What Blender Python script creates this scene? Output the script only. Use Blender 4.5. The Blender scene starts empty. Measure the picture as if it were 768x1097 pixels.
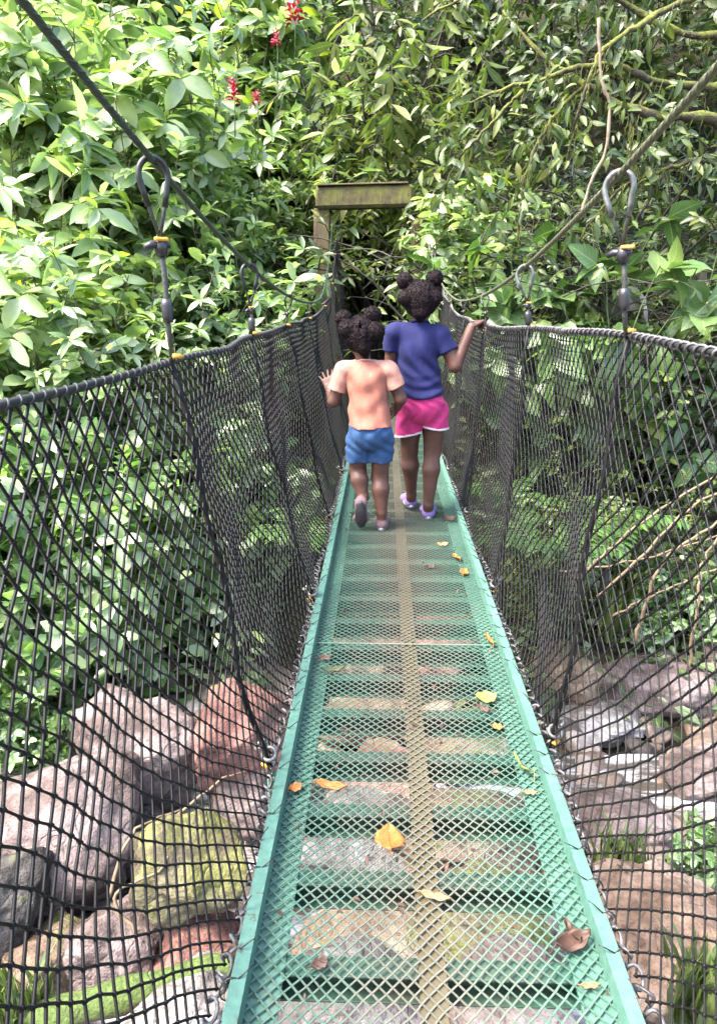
import bpy, math, random
import numpy as np
from mathutils import Vector, noise as mnoise

S = bpy.context.scene
COL = S.collection
R = math.radians

# ------------------------------------------------------------------ camera
CAM = np.array([-0.087, 0.0, 1.12])
PITCH, YAW = R(16.2), R(1.856)
FPX = 800.0                                     # focal length in pixels of the 768 x 1097 photograph
cam_d = bpy.data.cameras.new('camera')
cam = bpy.data.objects.new('camera', cam_d)
COL.objects.link(cam)
cam.location = CAM
cam.rotation_euler = (R(90) - PITCH, 0, YAW)
cam_d.sensor_fit = 'VERTICAL'
cam_d.sensor_height = 24
cam_d.sensor_width = 24
cam_d.lens = 24 * FPX / 1097
cam_d.clip_start = 0.02
cam_d.clip_end = 300
S.camera = cam

# ------------------------------------------------------------------ light
SUN_EL, SUN_AZ = R(57), R(-118)                  # azimuth from +Y, negative to the left
w = bpy.data.worlds.new('World')
S.world = w
w.use_nodes = True
nt = w.node_tree
sky = nt.nodes.new('ShaderNodeTexSky')
sky.sky_type = 'NISHITA'
sky.sun_disc = False
sky.sun_elevation = SUN_EL
sky.sun_rotation = SUN_AZ
sky.air_density = 1.0
sky.dust_density = 4.0
bg = nt.nodes['Background']
bg.inputs['Strength'].default_value = 0.15
nt.links.new(sky.outputs[0], bg.inputs['Color'])
sun_d = bpy.data.lights.new('sun', 'SUN')
sun_d.energy = 1.8
sun_d.angle = R(16)
sun_d.color = (1.0, 0.95, 0.86)
sun = bpy.data.objects.new('sun', sun_d)
COL.objects.link(sun)
sd = Vector((math.sin(SUN_AZ) * math.cos(SUN_EL), math.cos(SUN_AZ) * math.cos(SUN_EL), math.sin(SUN_EL)))
sun.rotation_euler = sd.to_track_quat('Z', 'Y').to_euler()
sun.location = sd * 30
S.view_settings.view_transform = 'Standard'
S.view_settings.look = 'None'
S.view_settings.gamma = 1
S.view_settings.exposure = 3.08
S.render.engine = 'CYCLES'
S.cycles.use_denoising = True
S.cycles.max_bounces = 6
S.cycles.diffuse_bounces = 3
S.cycles.glossy_bounces = 3
S.cycles.transmission_bounces = 4
S.cycles.transparent_max_bounces = 6
S.cycles.caustics_reflective = False
S.cycles.caustics_refractive = False

# ------------------------------------------------------------------ picture -> place
_f = np.array([-math.sin(YAW) * math.cos(PITCH), math.cos(YAW) * math.cos(PITCH), -math.sin(PITCH)])
_r = np.array([math.cos(YAW), math.sin(YAW), 0.0])
_u = np.cross(_r, _f)


def ray(px, py):
    return _f + _r * ((px - 384) / FPX) + _u * ((548.5 - py) / FPX)


def at(px, py, Y):
    d = ray(px, py)
    return CAM + d * (Y / d[1])


def at_z(px, py, z):
    d = ray(px, py)
    return CAM + d * ((z - CAM[2]) / d[2])


# ------------------------------------------------------------------ mesh helpers
class MB:
    """collects pieces, builds ONE mesh object"""

    def __init__(s):
        s.V, s.Q, s.T, s.A, s.n = [], [], [], [], 0
        s.L = []                                        # n-gons

    def add(s, V, Q=None, T=None, A=None, L=None):
        V = np.asarray(V, float).reshape(-1, 3)
        s.V.append(V)
        if Q is not None and len(Q):
            s.Q.append(np.asarray(Q, np.int64) + s.n)
        if T is not None and len(T):
            s.T.append(np.asarray(T, np.int64) + s.n)
        if L:
            s.L += [[i + s.n for i in f] for f in L]
        s.A.append(np.zeros((len(V), 4)) if A is None else A)
        s.n += len(V)

    def box(s, lo, hi, bev=0.0, fn=None):
        lo, hi = np.array(lo, float), np.array(hi, float)
        c, h = (lo + hi) / 2, (hi - lo) / 2
        b = min(bev, h.min() * .45)
        if b <= 0:
            V = [c + h * np.array([x, y, z]) for x in (-1, 1) for y in (-1, 1) for z in (-1, 1)]
            Q = [[0, 1, 3, 2], [4, 6, 7, 5], [0, 4, 5, 1], [2, 3, 7, 6], [0, 2, 6, 4], [1, 5, 7, 3]]
            V = np.array(V)
            if fn:
                V = np.array([fn(v) for v in V])
            s.add(V, Q)
            return
        import bmesh
        bm = bmesh.new()
        bmesh.ops.create_cube(bm, size=2)
        for v in bm.verts:
            v.co = Vector(c + h * np.array(v.co))
        bmesh.ops.bevel(bm, geom=bm.edges[:], offset=b, segments=1, affect='EDGES')
        bm.verts.ensure_lookup_table()
        V = np.array([v.co[:] for v in bm.verts])
        if fn:
            V = np.array([fn(v) for v in V])
        s.add(V, L=[[v.index for v in f.verts] for f in bm.faces])
        bm.free()

    def tube(s, P, r, n=6, cap=True):
        P = np.asarray(P, float)
        m = len(P)
        r = np.broadcast_to(np.asarray(r, float), (m,))
        t = np.gradient(P, axis=0)
        t /= np.linalg.norm(t, axis=1)[:, None] + 1e-12
        a = np.array([0, 0, 1.0]) if abs(t[0][2]) < .9 else np.array([1.0, 0, 0])
        N = np.zeros((m, 3))
        for i in range(m):
            a = a - t[i] * a.dot(t[i])
            a /= np.linalg.norm(a) + 1e-12
            N[i] = a
        B = np.cross(t, N)
        th = np.arange(n) * 2 * math.pi / n
        V = P[:, None] + r[:, None, None] * (np.cos(th)[None, :, None] * N[:, None] + np.sin(th)[None, :, None] * B[:, None])
        V = V.reshape(-1, 3)
        i = np.arange(m - 1)[:, None] * n
        j = np.arange(n)[None]
        k = (j + 1) % n
        Q = np.stack([i + j, i + k, i + n + k, i + n + j], -1).reshape(-1, 4)
        s.add(V, Q, L=[list(range(n))[::-1], [(m - 1) * n + q for q in range(n)]] if cap else None)

    def tubes(s, P, r, n=4):
        """many strands at once: P (N, M, 3)"""
        P = np.asarray(P, float)
        K, m, _ = P.shape
        t = np.gradient(P, axis=1)
        t /= np.linalg.norm(t, axis=2)[..., None] + 1e-12
        ref = np.array([1.0, 0, 0]) * np.ones_like(t)
        bad = np.abs(t[..., 0]) > .9
        ref[bad] = (0, 0, 1)
        N = ref - t * (ref * t).sum(-1)[..., None]
        N /= np.linalg.norm(N, axis=2)[..., None]
        B = np.cross(t, N)
        th = np.arange(n) * 2 * math.pi / n + .4
        V = P[:, :, None] + r * (np.cos(th)[None, None, :, None] * N[:, :, None] + np.sin(th)[None, None, :, None] * B[:, :, None])
        o = np.arange(K)[:, None, None] * (m * n)
        i = np.arange(m - 1)[None, :, None] * n
        j = np.arange(n)[None, None]
        k = (j + 1) % n
        Q = np.stack([o + i + j, o + i + k, o + i + n + k, o + i + n + j], -1).reshape(-1, 4)
        s.add(V.reshape(-1, 3), Q)

    def build(s, name, mat, parent=None, smooth=True, loc=None):
        V = np.concatenate(s.V) if s.V else np.zeros((0, 3))
        if loc is not None:
            V = V - np.asarray(loc)
        me = bpy.data.meshes.new(name)
        loops, sizes = [], []
        for arr, k in ((s.Q, 4), (s.T, 3)):
            if arr:
                a = np.concatenate(arr)
                loops.append(a.ravel())
                sizes.append(np.full(len(a), k))
        if s.L:
            loops.append(np.array([i for f in s.L for i in f]))
            sizes.append(np.array([len(f) for f in s.L]))
        loops, sizes = np.concatenate(loops).astype(np.int32), np.concatenate(sizes).astype(np.int32)
        me.vertices.add(len(V))
        me.vertices.foreach_set('co', V.astype(np.float32).ravel())
        me.loops.add(len(loops))
        me.loops.foreach_set('vertex_index', loops)
        me.polygons.add(len(sizes))
        st = np.concatenate([[0], np.cumsum(sizes)[:-1]]).astype(np.int32)
        me.polygons.foreach_set('loop_start', st)
        me.polygons.foreach_set('loop_total', sizes)
        me.update(calc_edges=True)
        A = np.concatenate(s.A)
        if np.any(A):
            at_ = me.attributes.new('lf', 'FLOAT_COLOR', 'POINT')
            at_.data.foreach_set('color', A.astype(np.float32).ravel())
        me.polygons.foreach_set('use_smooth', np.full(len(sizes), smooth))
        me.validate()
        if mat:
            me.materials.append(mat)
        o = bpy.data.objects.new(name, me)
        COL.objects.link(o)
        if loc is not None and not parent:
            o.location = loc
        if parent:
            o.parent = parent
        return o


def tag(o, label=None, cat=None, group=None, kind=None):
    if label:
        o['label'] = label
    if cat:
        o['category'] = cat
    if group:
        o['group'] = group
    if kind:
        o['kind'] = kind
    return o


def empty(name, loc=(0, 0, 0), rz=0, label=None, cat=None, group=None):
    o = bpy.data.objects.new(name, None)
    COL.objects.link(o)
    o.location = loc
    o.rotation_euler = (0, 0, rz)
    o.empty_display_size = .1
    return tag(o, label, cat, group)


def dup(root, loc, rz=0, sc=1.0, label=None, group=None):
    r = root.copy()
    COL.objects.link(r)
    r.location, r.rotation_euler, r.scale = loc, (0, 0, rz), (sc, sc, sc)
    if label:
        r['label'] = label
    if group:
        r['group'] = group
    for ch in list(root.children):
        c = ch.copy()
        COL.objects.link(c)
        c.parent = r
        for g in list(ch.children):
            d = g.copy()
            COL.objects.link(d)
            d.parent = c
    return r


# ------------------------------------------------------------------ materials
class NT:
    def __init__(s, name):
        s.m = bpy.data.materials.new(name)
        s.m.use_nodes = True
        s.t = s.m.node_tree
        s.p = s.t.nodes['Principled BSDF']
        s.out = s.t.nodes['Material Output']

    def n(s, typ, **kw):
        x = s.t.nodes.new(typ)
        for k, v in kw.items():
            if k.startswith('i_'):
                x.inputs[k[2:]].default_value = v
            else:
                setattr(x, k, v)
        return x

    def l(s, a, b):
        s.t.links.new(a, b)

    def coord(s, kind='Object'):
        return s.n('ShaderNodeTexCoord').outputs[kind]

    def noise(s, vec, scale, detail=4, rough=.55):
        x = s.n('ShaderNodeTexNoise')
        x.inputs['Scale'].default_value = scale
        x.inputs['Detail'].default_value = detail
        x.inputs['Roughness'].default_value = rough
        if vec is not None:
            s.l(vec, x.inputs['Vector'])
        return x.outputs['Fac']

    def ramp(s, fac, stops, interp='LINEAR'):
        x = s.n('ShaderNodeValToRGB')
        x.color_ramp.interpolation = interp
        e = x.color_ramp.elements
        while len(e) < len(stops):
            e.new(.5)
        for el, (p, c) in zip(e, stops):
            el.position = p
            el.color = (*c, 1) if len(c) == 3 else c
        s.l(fac, x.inputs['Fac'])
        return x.outputs['Color']

    def math(s, op, a, b=None, clamp=False):
        x = s.n('ShaderNodeMath', operation=op, use_clamp=clamp)
        for i, v in enumerate((a, b)):
            if v is None:
                continue
            if isinstance(v, (int, float)):
                x.inputs[i].default_value = v
            else:
                s.l(v, x.inputs[i])
        return x.outputs[0]

    def mix(s, fac, a, b, blend='MIX'):
        x = s.n('ShaderNodeMix', data_type='RGBA', blend_type=blend)
        for i, v in ((0, fac), (6, a), (7, b)):
            if isinstance(v, (int, float)):
                x.inputs[i].default_value = v
            elif isinstance(v, tuple):
                x.inputs[i].default_value = (*v, 1)
            else:
                s.l(v, x.inputs[i])
        return x.outputs[2]

    def bump(s, h, strength=.3, dist=.01):
        x = s.n('ShaderNodeBump')
        x.inputs['Strength'].default_value = strength
        x.inputs['Distance'].default_value = dist
        s.l(h, x.inputs['Height'])
        s.l(x.outputs[0], s.p.inputs['Normal'])

    def set(s, col=None, rough=None, metal=None, spec=None):
        for key, v in (('Base Color', col), ('Roughness', rough), ('Metallic', metal), ('Specular IOR Level', spec)):
            if v is None:
                continue
            if isinstance(v, (int, float)):
                s.p.inputs[key].default_value = v
            elif isinstance(v, tuple):
                s.p.inputs[key].default_value = (*v, 1)
            else:
                s.l(v, s.p.inputs[key])
        return s.m


def mat_simple(name, col, rough=.5, metal=0., scale=40, var=.25, bump=.0, spec=.5):
    g = NT(name)
    f = g.noise(g.coord(), scale, 4)
    c2 = tuple(min(1, c * (1 + var)) for c in col)
    c1 = tuple(c * (1 - var) for c in col)
    g.set(g.ramp(f, [(.3, c1), (.7, c2)]), rough, metal, spec)
    if bump:
        g.bump(f, bump, .004)
    return g.m


def mat_leaf(name, stops, rough=.38, trans=.3, spec=.5, vein=.35):
    g = NT(name)
    a = g.n('ShaderNodeAttribute', attribute_name='lf')
    sep = g.n('ShaderNodeSeparateColor')
    g.l(a.outputs['Color'], sep.inputs[0])
    u, v, rnd = sep.outputs[0], sep.outputs[1], sep.outputs[2]
    oi = g.n('ShaderNodeObjectInfo').outputs['Random']
    k = g.math('ADD', g.math('MULTIPLY', rnd, .92), g.math('MULTIPLY', oi, .08))
    col = g.ramp(k, stops)
    # mid rib and side veins: a paler line with a shape of its own
    rib = g.math('LESS_THAN', v, .07)
    wv = g.math('SINE', g.math('ADD', g.math('MULTIPLY', u, 55.), g.math('MULTIPLY', v, -14.)))
    side = g.math('MULTIPLY', g.math('GREATER_THAN', wv, .86), .45)
    vn = g.math('MULTIPLY', g.math('MAXIMUM', rib, side), vein)
    col = g.mix(vn, col, (.32, .40, .16))
    blot = g.ramp(g.noise(g.coord(), 9, 3), [(.35, (.8, .8, .8)), (.7, (1.15, 1.15, 1.1))])
    col = g.mix(1.0, col, blot, 'MULTIPLY')
    g.set(col, rough, 0, spec)
    g.bump(vn, .25, .003)
    tr = g.n('ShaderNodeBsdfTranslucent')
    g.l(g.mix(1.0, col, (1.3, 1.5, .7), 'MULTIPLY'), tr.inputs['Color'])
    mx = g.n('ShaderNodeMixShader')
    mx.inputs[0].default_value = trans
    g.l(g.p.outputs[0], mx.inputs[1])
    g.l(tr.outputs[0], mx.inputs[2])
    g.l(mx.outputs[0], g.out.inputs['Surface'])
    return g.m


def mat_rock(name, c1, c2, c3, moss=0.0, mosscol=(.07, .08, .02), mossdir=True):
    g = NT(name)
    co = g.coord()
    a = g.noise(co, 3.2, 6, .6)
    b = g.noise(co, 22, 6, .65)
    c = g.noise(co, 90, 3, .6)
    col = g.ramp(a, [(.3, c1), (.52, c2), (.72, c3)])
    col = g.mix(1.0, col, g.ramp(b, [(.3, (.55, .53, .52)), (.55, (1., 1., 1.)), (.75, (1.3, 1.28, 1.25))]), 'MULTIPLY')
    speck = g.ramp(c, [(.36, (.5, .48, .5)), (.45, (1, 1, 1)), (.66, (1, 1, 1)), (.74, (1.5, 1.5, 1.5))])
    col = g.mix(.6, col, speck, 'MULTIPLY')
    vo = g.n('ShaderNodeTexVoronoi', feature='DISTANCE_TO_EDGE')
    vo.inputs['Scale'].default_value = 1.5
    wv = g.n('ShaderNodeVectorMath', operation='ADD')
    nz3 = g.n('ShaderNodeTexNoise')
    nz3.inputs['Scale'].default_value = 4
    g.l(co, nz3.inputs['Vector'])
    g.l(co, wv.inputs[0])
    g.l(nz3.outputs['Color'], wv.inputs[1])
    g.l(wv.outputs[0], vo.inputs['Vector'])
    crack = g.ramp(vo.outputs['Distance'], [(.0, (0, 0, 0)), (.03, (1, 1, 1))])
    crack_c = g.mix(g.math('MULTIPLY', g.math('SUBTRACT', 1.0, crack), .4), (1., 1., 1.), (.16, .13, .11))
    col = g.mix(1.0, col, crack_c, 'MULTIPLY')
    stain = g.ramp(g.noise(co, 1.7, 8, .7), [(.42, (.42, .36, .30)), (.56, (1, 1, 1))])
    col = g.mix(.8, col, stain, 'MULTIPLY')
    if moss > 0:
        nrm = g.n('ShaderNodeNewGeometry').outputs['Normal']
        sx = g.n('ShaderNodeSeparateXYZ')
        g.l(nrm, sx.inputs[0])
        m = g.math('ADD', g.math('MULTIPLY', sx.outputs[2], .45 if mossdir else .1), g.math('MULTIPLY', g.noise(co, 5, 6, .65), 1.2))
        m = g.math('ADD', m, moss - 1.0)
        f = g.ramp(m, [(.12, (0, 0, 0)), (.3, (1, 1, 1))])
        mc = g.ramp(g.noise(co, 45, 4), [(.3, tuple(x * .55 for x in mosscol)), (.7, tuple(x * 1.35 for x in mosscol))])
        col = g.mix(f, col, mc)
    g.set(col, .78, 0, .3)
    h = g.math('ADD', g.math('ADD', g.math('MULTIPLY', b, .7), g.math('MULTIPLY', c, .25)), g.math('MULTIPLY', crack, .18))
    g.bump(h, .8, .03)
    return g.m


def mat_paint():
    """sea green paint on steel, scuffed to bare metal and dirt where people walk"""
    def make(name, base, worn, amount):
        g = NT(name)
        co = g.coord()
        sx = g.n('ShaderNodeSeparateXYZ')
        g.l(co, sx.inputs[0])
        d = g.math('ABSOLUTE', sx.outputs[0])
        centre = g.math('SUBTRACT', 1.0, g.math('MULTIPLY', d, 3.6), True)
        nz = g.noise(co, 14, 6, .7)
        f = g.math('ADD', g.math('MULTIPLY', centre, amount), g.math('MULTIPLY', g.math('SUBTRACT', nz, .5), 1.6))
        f = g.ramp(f, [(.1, (0, 0, 0)), (.75, (1, 1, 1))])
        fine = g.noise(co, 60, 4)
        pc = g.ramp(fine, [(.3, tuple(c * .8 for c in base)), (.7, tuple(min(1, c * 1.2) for c in base))])
        big = g.ramp(g.noise(co, 2.3, 3), [(.35, (.82, .86, .84)), (.65, (1.12, 1.1, 1.06))])
        pc = g.mix(1.0, pc, big, 'MULTIPLY')
        chip = g.ramp(g.noise(co, 38, 6, .75), [(.61, (0, 0, 0)), (.65, (1, 1, 1))])
        pc = g.mix(g.math('MULTIPLY', chip, .8), pc, (.045, .028, .016))
        g.set(g.mix(f, pc, worn), g.ramp(nz, [(.3, (.32,) * 3), (.7, (.6,) * 3)]), .0, .5)
        g.bump(nz, .15, .002)
        return g.m
    return (make('green_rail_paint', (.066, .148, .116), (.085, .105, .075), .18),
            make('green_mesh_paint', (.070, .135, .104), (.125, .122, .095), .85),
            make('green_beam_paint', (.034, .088, .064), (.055, .065, .044), .55),
            make('centre_bar_paint', (.07, .078, .042), (.085, .070, .038), .9))



M_RAIL, M_MESH, M_BEAM, M_BAR = mat_paint()
M_NET = mat_simple('black_net_cord', (.003, .0028, .003), .55, 0, 200, .3, 0, .22)
M_ROPE = mat_simple('dark_rope', (.006, .006, .006), .6, 0, 120, .4, .3)
M_LACE = mat_simple('weathered_lacing_cord', (.07, .066, .068), .5, 0, 60, .95, .2)
M_CABLE_L = mat_simple('dark_steel_cable', (.018, .03, .022), .45, .0, 90, .3, .3)
M_CABLE_R = mat_simple('greased_steel_cable', (.085, .09, .055), .5, .2, 90, .4, .4)
M_STEEL = mat_simple('galvanised_thimble', (.10, .105, .10), .45, .5, 60, .5, .2)
M_STEELD = mat_simple('dark_thimble', (.018, .02, .018), .42, .4, 60, .3, .1)
M_WIRE = mat_simple('hanger_wire', (.035, .037, .03), .55, .2, 150, .4, .4)
M_YEL = mat_simple('yellow_tape', (0.429, 0.2106, 0.0156), .5, 0, 60, .2)
M_TAPE = mat_simple('black_tape', (.012, .012, .014), .4, 0, 80, .3)

# ------------------------------------------------------------------ setting: terrain, stream
def sstep(a, b, x):
    t = np.clip((x - a) / (b - a), 0, 1)
    return t * t * (3 - 2 * t)


def ground(x, y):
    x, y = np.asarray(x, float), np.asarray(y, float)
    z = -1.85 + 1.75 * sstep(4.3, 8.8, y) + np.maximum(0, y - 9.6) * 1.05 + 1.3 * sstep(-1.0, -5, y)
    z = z + .16 * np.sin(1.7 * x + .9 * y) * np.sin(1.3 * y - .6 * x + 1) + .06 * np.sin(4.1 * x + 2.0) * np.sin(3.7 * y)
    z = z + .25 * np.maximum(0, -3.0 - x) + .25 * np.maximum(0, x - 4.0) * sstep(3, 5, y)
    path = np.exp(-(x + .2) ** 2 / 1.2) * sstep(7.6, 8.6, y) * (1 - sstep(10.5, 12, y))
    return z * (1 - path) + path * (.02 + np.maximum(0, y - 9.5) * .25)


def make_terrain():
    xs, ys = np.linspace(-16, 16, 190), np.linspace(-7, 26, 210)
    X, Y = np.meshgrid(xs, ys)
    Z = ground(X, Y)
    rg = np.random.default_rng(3)
    Z = Z + rg.normal(0, .012, Z.shape)
    n = len(xs)
    i = np.arange(len(ys) - 1)[:, None] * n + np.arange(n - 1)[None]
    b = MB()
    b.add(np.stack([X, Y, Z], -1).reshape(-1, 3), np.stack([i, i + 1, i + n + 1, i + n], -1).reshape(-1, 4))
    g = NT('stream_bank_soil')
    co = g.coord()
    col = g.ramp(g.noise(co, 1.4, 8, .65), [(.3, (.035, .028, .018)), (.5, (.10, .07, .045)), (.7, (.22, .14, .09))])
    col = g.mix(1.0, col, g.ramp(g.noise(co, 25, 5, .7), [(.3, (.45, .45, .45)), (.7, (1.4, 1.3, 1.2))]), 'MULTIPLY')
    sx = g.n('ShaderNodeSeparateXYZ')
    g.l(co, sx.inputs[0])
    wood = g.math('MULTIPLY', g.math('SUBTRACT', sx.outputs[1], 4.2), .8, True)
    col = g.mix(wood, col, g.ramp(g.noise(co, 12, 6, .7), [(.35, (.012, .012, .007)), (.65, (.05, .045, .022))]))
    g.set(col, .9, 0, .2)
    g.bump(g.noise(co, 18, 8, .7), .8, .05)
    tag(b.build('ground', g.m), kind='structure')


make_terrain()


def make_stream():
    xs, ys = np.linspace(-9, 9, 120), np.linspace(.2, 4.2, 60)
    X, Y = np.meshgrid(xs, ys)
    Z = -1.71 + .012 * np.sin(9 * X + 3 * np.sin(3 * Y)) + .010 * np.sin(13 * Y + 2 * X)
    n = len(xs)
    i = np.arange(len(ys) - 1)[:, None] * n + np.arange(n - 1)[None]
    b = MB()
    b.add(np.stack([X, Y, Z], -1).reshape(-1, 3), np.stack([i, i + 1, i + n + 1, i + n], -1).reshape(-1, 4))
    g = NT('stream_water')
    co = g.coord()
    mp = g.n('ShaderNodeMapping')
    mp.inputs['Scale'].default_value = (.7, 2.6, 1)
    g.l(co, mp.inputs['Vector'])
    foam = g.ramp(g.noise(mp.outputs[0], 2.6, 7, .65), [(.46, (0, 0, 0)), (.62, (1, 1, 1))])
    g.set(g.mix(foam, (.06, .05, .04), (.50, .48, .50)), g.ramp(foam, [(0, (.08,) * 3), (1, (.5,) * 3)]), 0, .5)
    g.bump(g.noise(mp.outputs[0], 9, 5), .5, .03)
    tag(b.build('water', g.m), kind='structure')


make_stream()

# ------------------------------------------------------------------ suspension footbridge
HW = .318                                                 # half width between the rails
Y0, Y1 = -1.6, 8.7                                        # bridge ends


def deck_z(y):
    return .012 * np.maximum(0, np.asarray(y, float) - 5.0) ** 2


bridge = empty('footbridge', (0, 0, 0), 0, 'narrow sea-green steel mesh footbridge deck that the two girls walk along', 'footbridge')


def bend(V):
    V = np.array(V, float)
    V[..., 2] += deck_z(V[..., 1])
    return V


def profile_rail(side):
    b = MB()
    ys = np.concatenate([np.linspace(Y0, 5, 34), np.linspace(5.2, Y1, 20)])
    # angle: upstand 32 mm over the mesh, plus a flat flange under the mesh
    o, t = HW + .006, .006
    prof = [(o - .075, -.012), (o - .075, -.006), (o - t - .016, -.006), (o - t - .014, .034), (o + .004, .036), (o + .006, .033), (o + .006, -.075), (o - t, -.075), (o - t, -.012)]
    P = np.array([[(side * x, y, z) for (x, z) in prof] for y in ys])
    k = len(prof)
    V = bend(P.reshape(-1, 3))
    i = np.arange(len(ys) - 1)[:, None] * k
    j = np.arange(k)[None]
    jj = (j + 1) % k
    b.add(V, np.stack([i + j, i + jj, i + k + jj, i + k + j], -1).reshape(-1, 4))
    return b.build('edge_rail', M_RAIL, bridge, False)


profile_rail(-1)
profile_rail(1)


def make_crossbeams():
    y = 1.02 - .207 * 12
    proto = None
    b = MB()
    x = HW - .012
    b.box((-x, -.006, -.016), (x, .036, -.0105), .0015)        # top flange
    b.box((-x, .031, -.068), (x, .036, -.0165), .0015)         # web at the far side
    b.box((-x, -.004, -.0735), (x, .036, -.0685), .0015)       # bottom flange: a channel open towards the near end
    while y < Y1 - .1:
        if proto is None:
            proto = b.build('crossbeam', M_BEAM, bridge, False)
            o = proto
        else:
            o = proto.copy()
            COL.objects.link(o)
            o.parent = bridge
        o.location = (0, y, float(deck_z(y)))
        y += .207


make_crossbeams()
b = MB()
for x0 in (-.026,):
    ys = np.linspace(Y0, Y1, 60)
    V = np.array([[(x, y, z) for (x, z) in ((.008 - .024, -.0095), (.008 + .024, -.0095), (.008 + .024, -.0045), (.008 - .024, -.0045))] for y in ys])
    i = np.arange(len(ys) - 1)[:, None] * 4
    j = np.arange(4)[None]
    b.add(bend(V.reshape(-1, 3)), np.stack([i + j, i + (j + 1) % 4, i + 4 + (j + 1) % 4, i + 4 + j], -1).reshape(-1, 4))
b.build('centre_bar', M_BAR, bridge, False)


def make_expanded_mesh():
    """expanded metal: every diamond strand is a thin tilted strip of real thickness"""
    px, py = .0236, .0272
    hx = HW - .012
    nx = int(2 * hx / px)
    px = 2 * hx / nx
    ys = np.arange(Y0, Y1, py)
    b = MB()
    wdt, th = .0037, .0021
    segs = []
    gx = -hx + px * np.arange(nx + 1)
    for k, y in enumerate(ys):
        # zig-zag: nodes at (gx, y) and mid nodes at (gx + px / 2, y + py / 2)
        a = np.stack([gx[:-1], np.full(nx, y)], 1)
        m = np.stack([gx[:-1] + px / 2, np.full(nx, y + py / 2)], 1)
        c = np.stack([gx[1:], np.full(nx, y)], 1)
        d1 = np.stack([gx[:-1], np.full(nx, y + py)], 1)
        d2 = np.stack([gx[1:], np.full(nx, y + py)], 1)
        segs += [np.stack([a, m], 1), np.stack([m, c], 1), np.stack([m, d1], 1), np.stack([m, d2], 1)]
    sg = np.concatenate(segs)                                  # (N, 2, 2)
    A, B = sg[:, 0], sg[:, 1]
    d = B - A
    d /= np.linalg.norm(d, axis=1)[:, None]
    nn = np.stack([-d[:, 1], d[:, 0]], 1) * wdt / 2
    flip = np.where(nn[:, 1] < 0, -1, 1)[:, None]
    nn = nn * flip                                             # towards +y: the strip leans that way
    N = len(A)
    rg = np.random.default_rng(8)
    V = np.zeros((N, 8, 3))
    for q, (P, s, z) in enumerate(((A, -1, -.5), (A, 1, .5), (B, 1, .5), (B, -1, -.5))):
        V[:, q, :2] = P + nn * s
        V[:, q, 2] = -z * .0012 + th / 2
        V[:, q + 4, :2] = P + nn * s
        V[:, q + 4, 2] = -z * .0012 - th / 2
    f = np.array([[0, 3, 2, 1], [4, 5, 6, 7], [0, 1, 5, 4], [1, 2, 6, 5], [2, 3, 7, 6], [3, 0, 4, 7]])
    F = (np.arange(N)[:, None, None] * 8 + f[None]).reshape(-1, 4)
    V = V.reshape(-1, 3)
    V[:, 2] += .0022 * np.sin(V[:, 0] * 23 + 2 * np.sin(V[:, 1] * 3.1)) * np.sin(V[:, 1] * 4.3 + .7)
    V[:, 0] += .0011 * np.sin(V[:, 1] * 37 + 3 * np.sin(V[:, 0] * 19)) + .0009 * np.sin(V[:, 1] * 91 + V[:, 0] * 60)
    V[:, 1] += .0011 * np.sin(V[:, 0] * 53 + 2 * np.sin(V[:, 1] * 7))
    b.add(bend(V), F)
    for yj in (-.6, .82, 2.27, 3.72, 5.17, 6.62, 8.07):      # lapped joints between the panels
        b.box((-hx, yj - .0035, .0030), (hx, yj + .0035, .0046), .001, fn=lambda v: bend(v))
    return b.build('walking_mesh', M_MESH, bridge, False)


make_expanded_mesh()

HANG_L = [1.56 + 1.04 * k for k in range(-2, 7)]
HANG_R = [1.68 + 1.02 * k for k in range(-2, 7)]


def net_top(side, y):
    y = np.asarray(y, float)
    hs, sp = (1.56, 1.04) if side < 0 else (1.68, 1.02)
    ph = (y - hs) / sp
    sag = .006 * (1 - np.abs(np.cos(math.pi * ph)))
    h = (.985 if side < 0 else 1.035 - .05 * sstep(1.7, 3.6, y)) + .042 * np.maximum(0, y - 4.6) ** 2 - sag + (.016 * np.exp(-((y - .8) / .55) ** 2) if side < 0 else 0)
    out = np.where(y < 5.5, .0, 0)
    if side < 0:
        x = -(.535 - .012 * np.cos((y - 1.5) * 1.3) + .02 * np.clip(y - 6, 0, 3))
    else:
        x = .432 + .03 * np.exp(-((y - .9) / .6) ** 2) - .028 * sstep(1.9, 3.6, y) + .0 * y
    return x, h + deck_z(y)


def net_pt(side, y, t):
    y, t = np.broadcast_arrays(np.asarray(y, float), np.asarray(t, float))
    xt, zt = net_top(side, y)
    xb, zb = side * (HW + .028), deck_z(y) + .012
    hs, sp = (1.56, 1.04) if side < 0 else (1.68, 1.02)
    ph = np.abs(np.sin(math.pi * (y - hs) / sp))
    bulge = (.045 * ph ** 1.3 + .008) * np.sin(math.pi * t) * (1.1 - .4 * t)
    x = xb + (xt - xb) * t ** .9 + side * bulge
    z = zb + (zt - zb) * t - .015 * ph * np.sin(math.pi * t)
    wob = .006 * np.sin(9 * y + 5 * t) + .005 * np.sin(17 * t - 6 * y)
    hsh = np.sin(y * 311.7 + t * 127.1) * 43758.5453
    j1 = (hsh - np.floor(hsh) - .5) * np.sin(math.pi * t) ** .5
    hsh = np.sin(y * 269.5 + t * 183.3) * 24634.6345
    j2 = (hsh - np.floor(hsh) - .5) * np.sin(math.pi * t) ** .5
    return np.stack([x + side * wob, y + .012 * np.sin(6.3 * t + 2.1 * y) + .01 * np.sin(13 * t + y) + .0045 * j1, z + .0045 * j2], -1)


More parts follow.
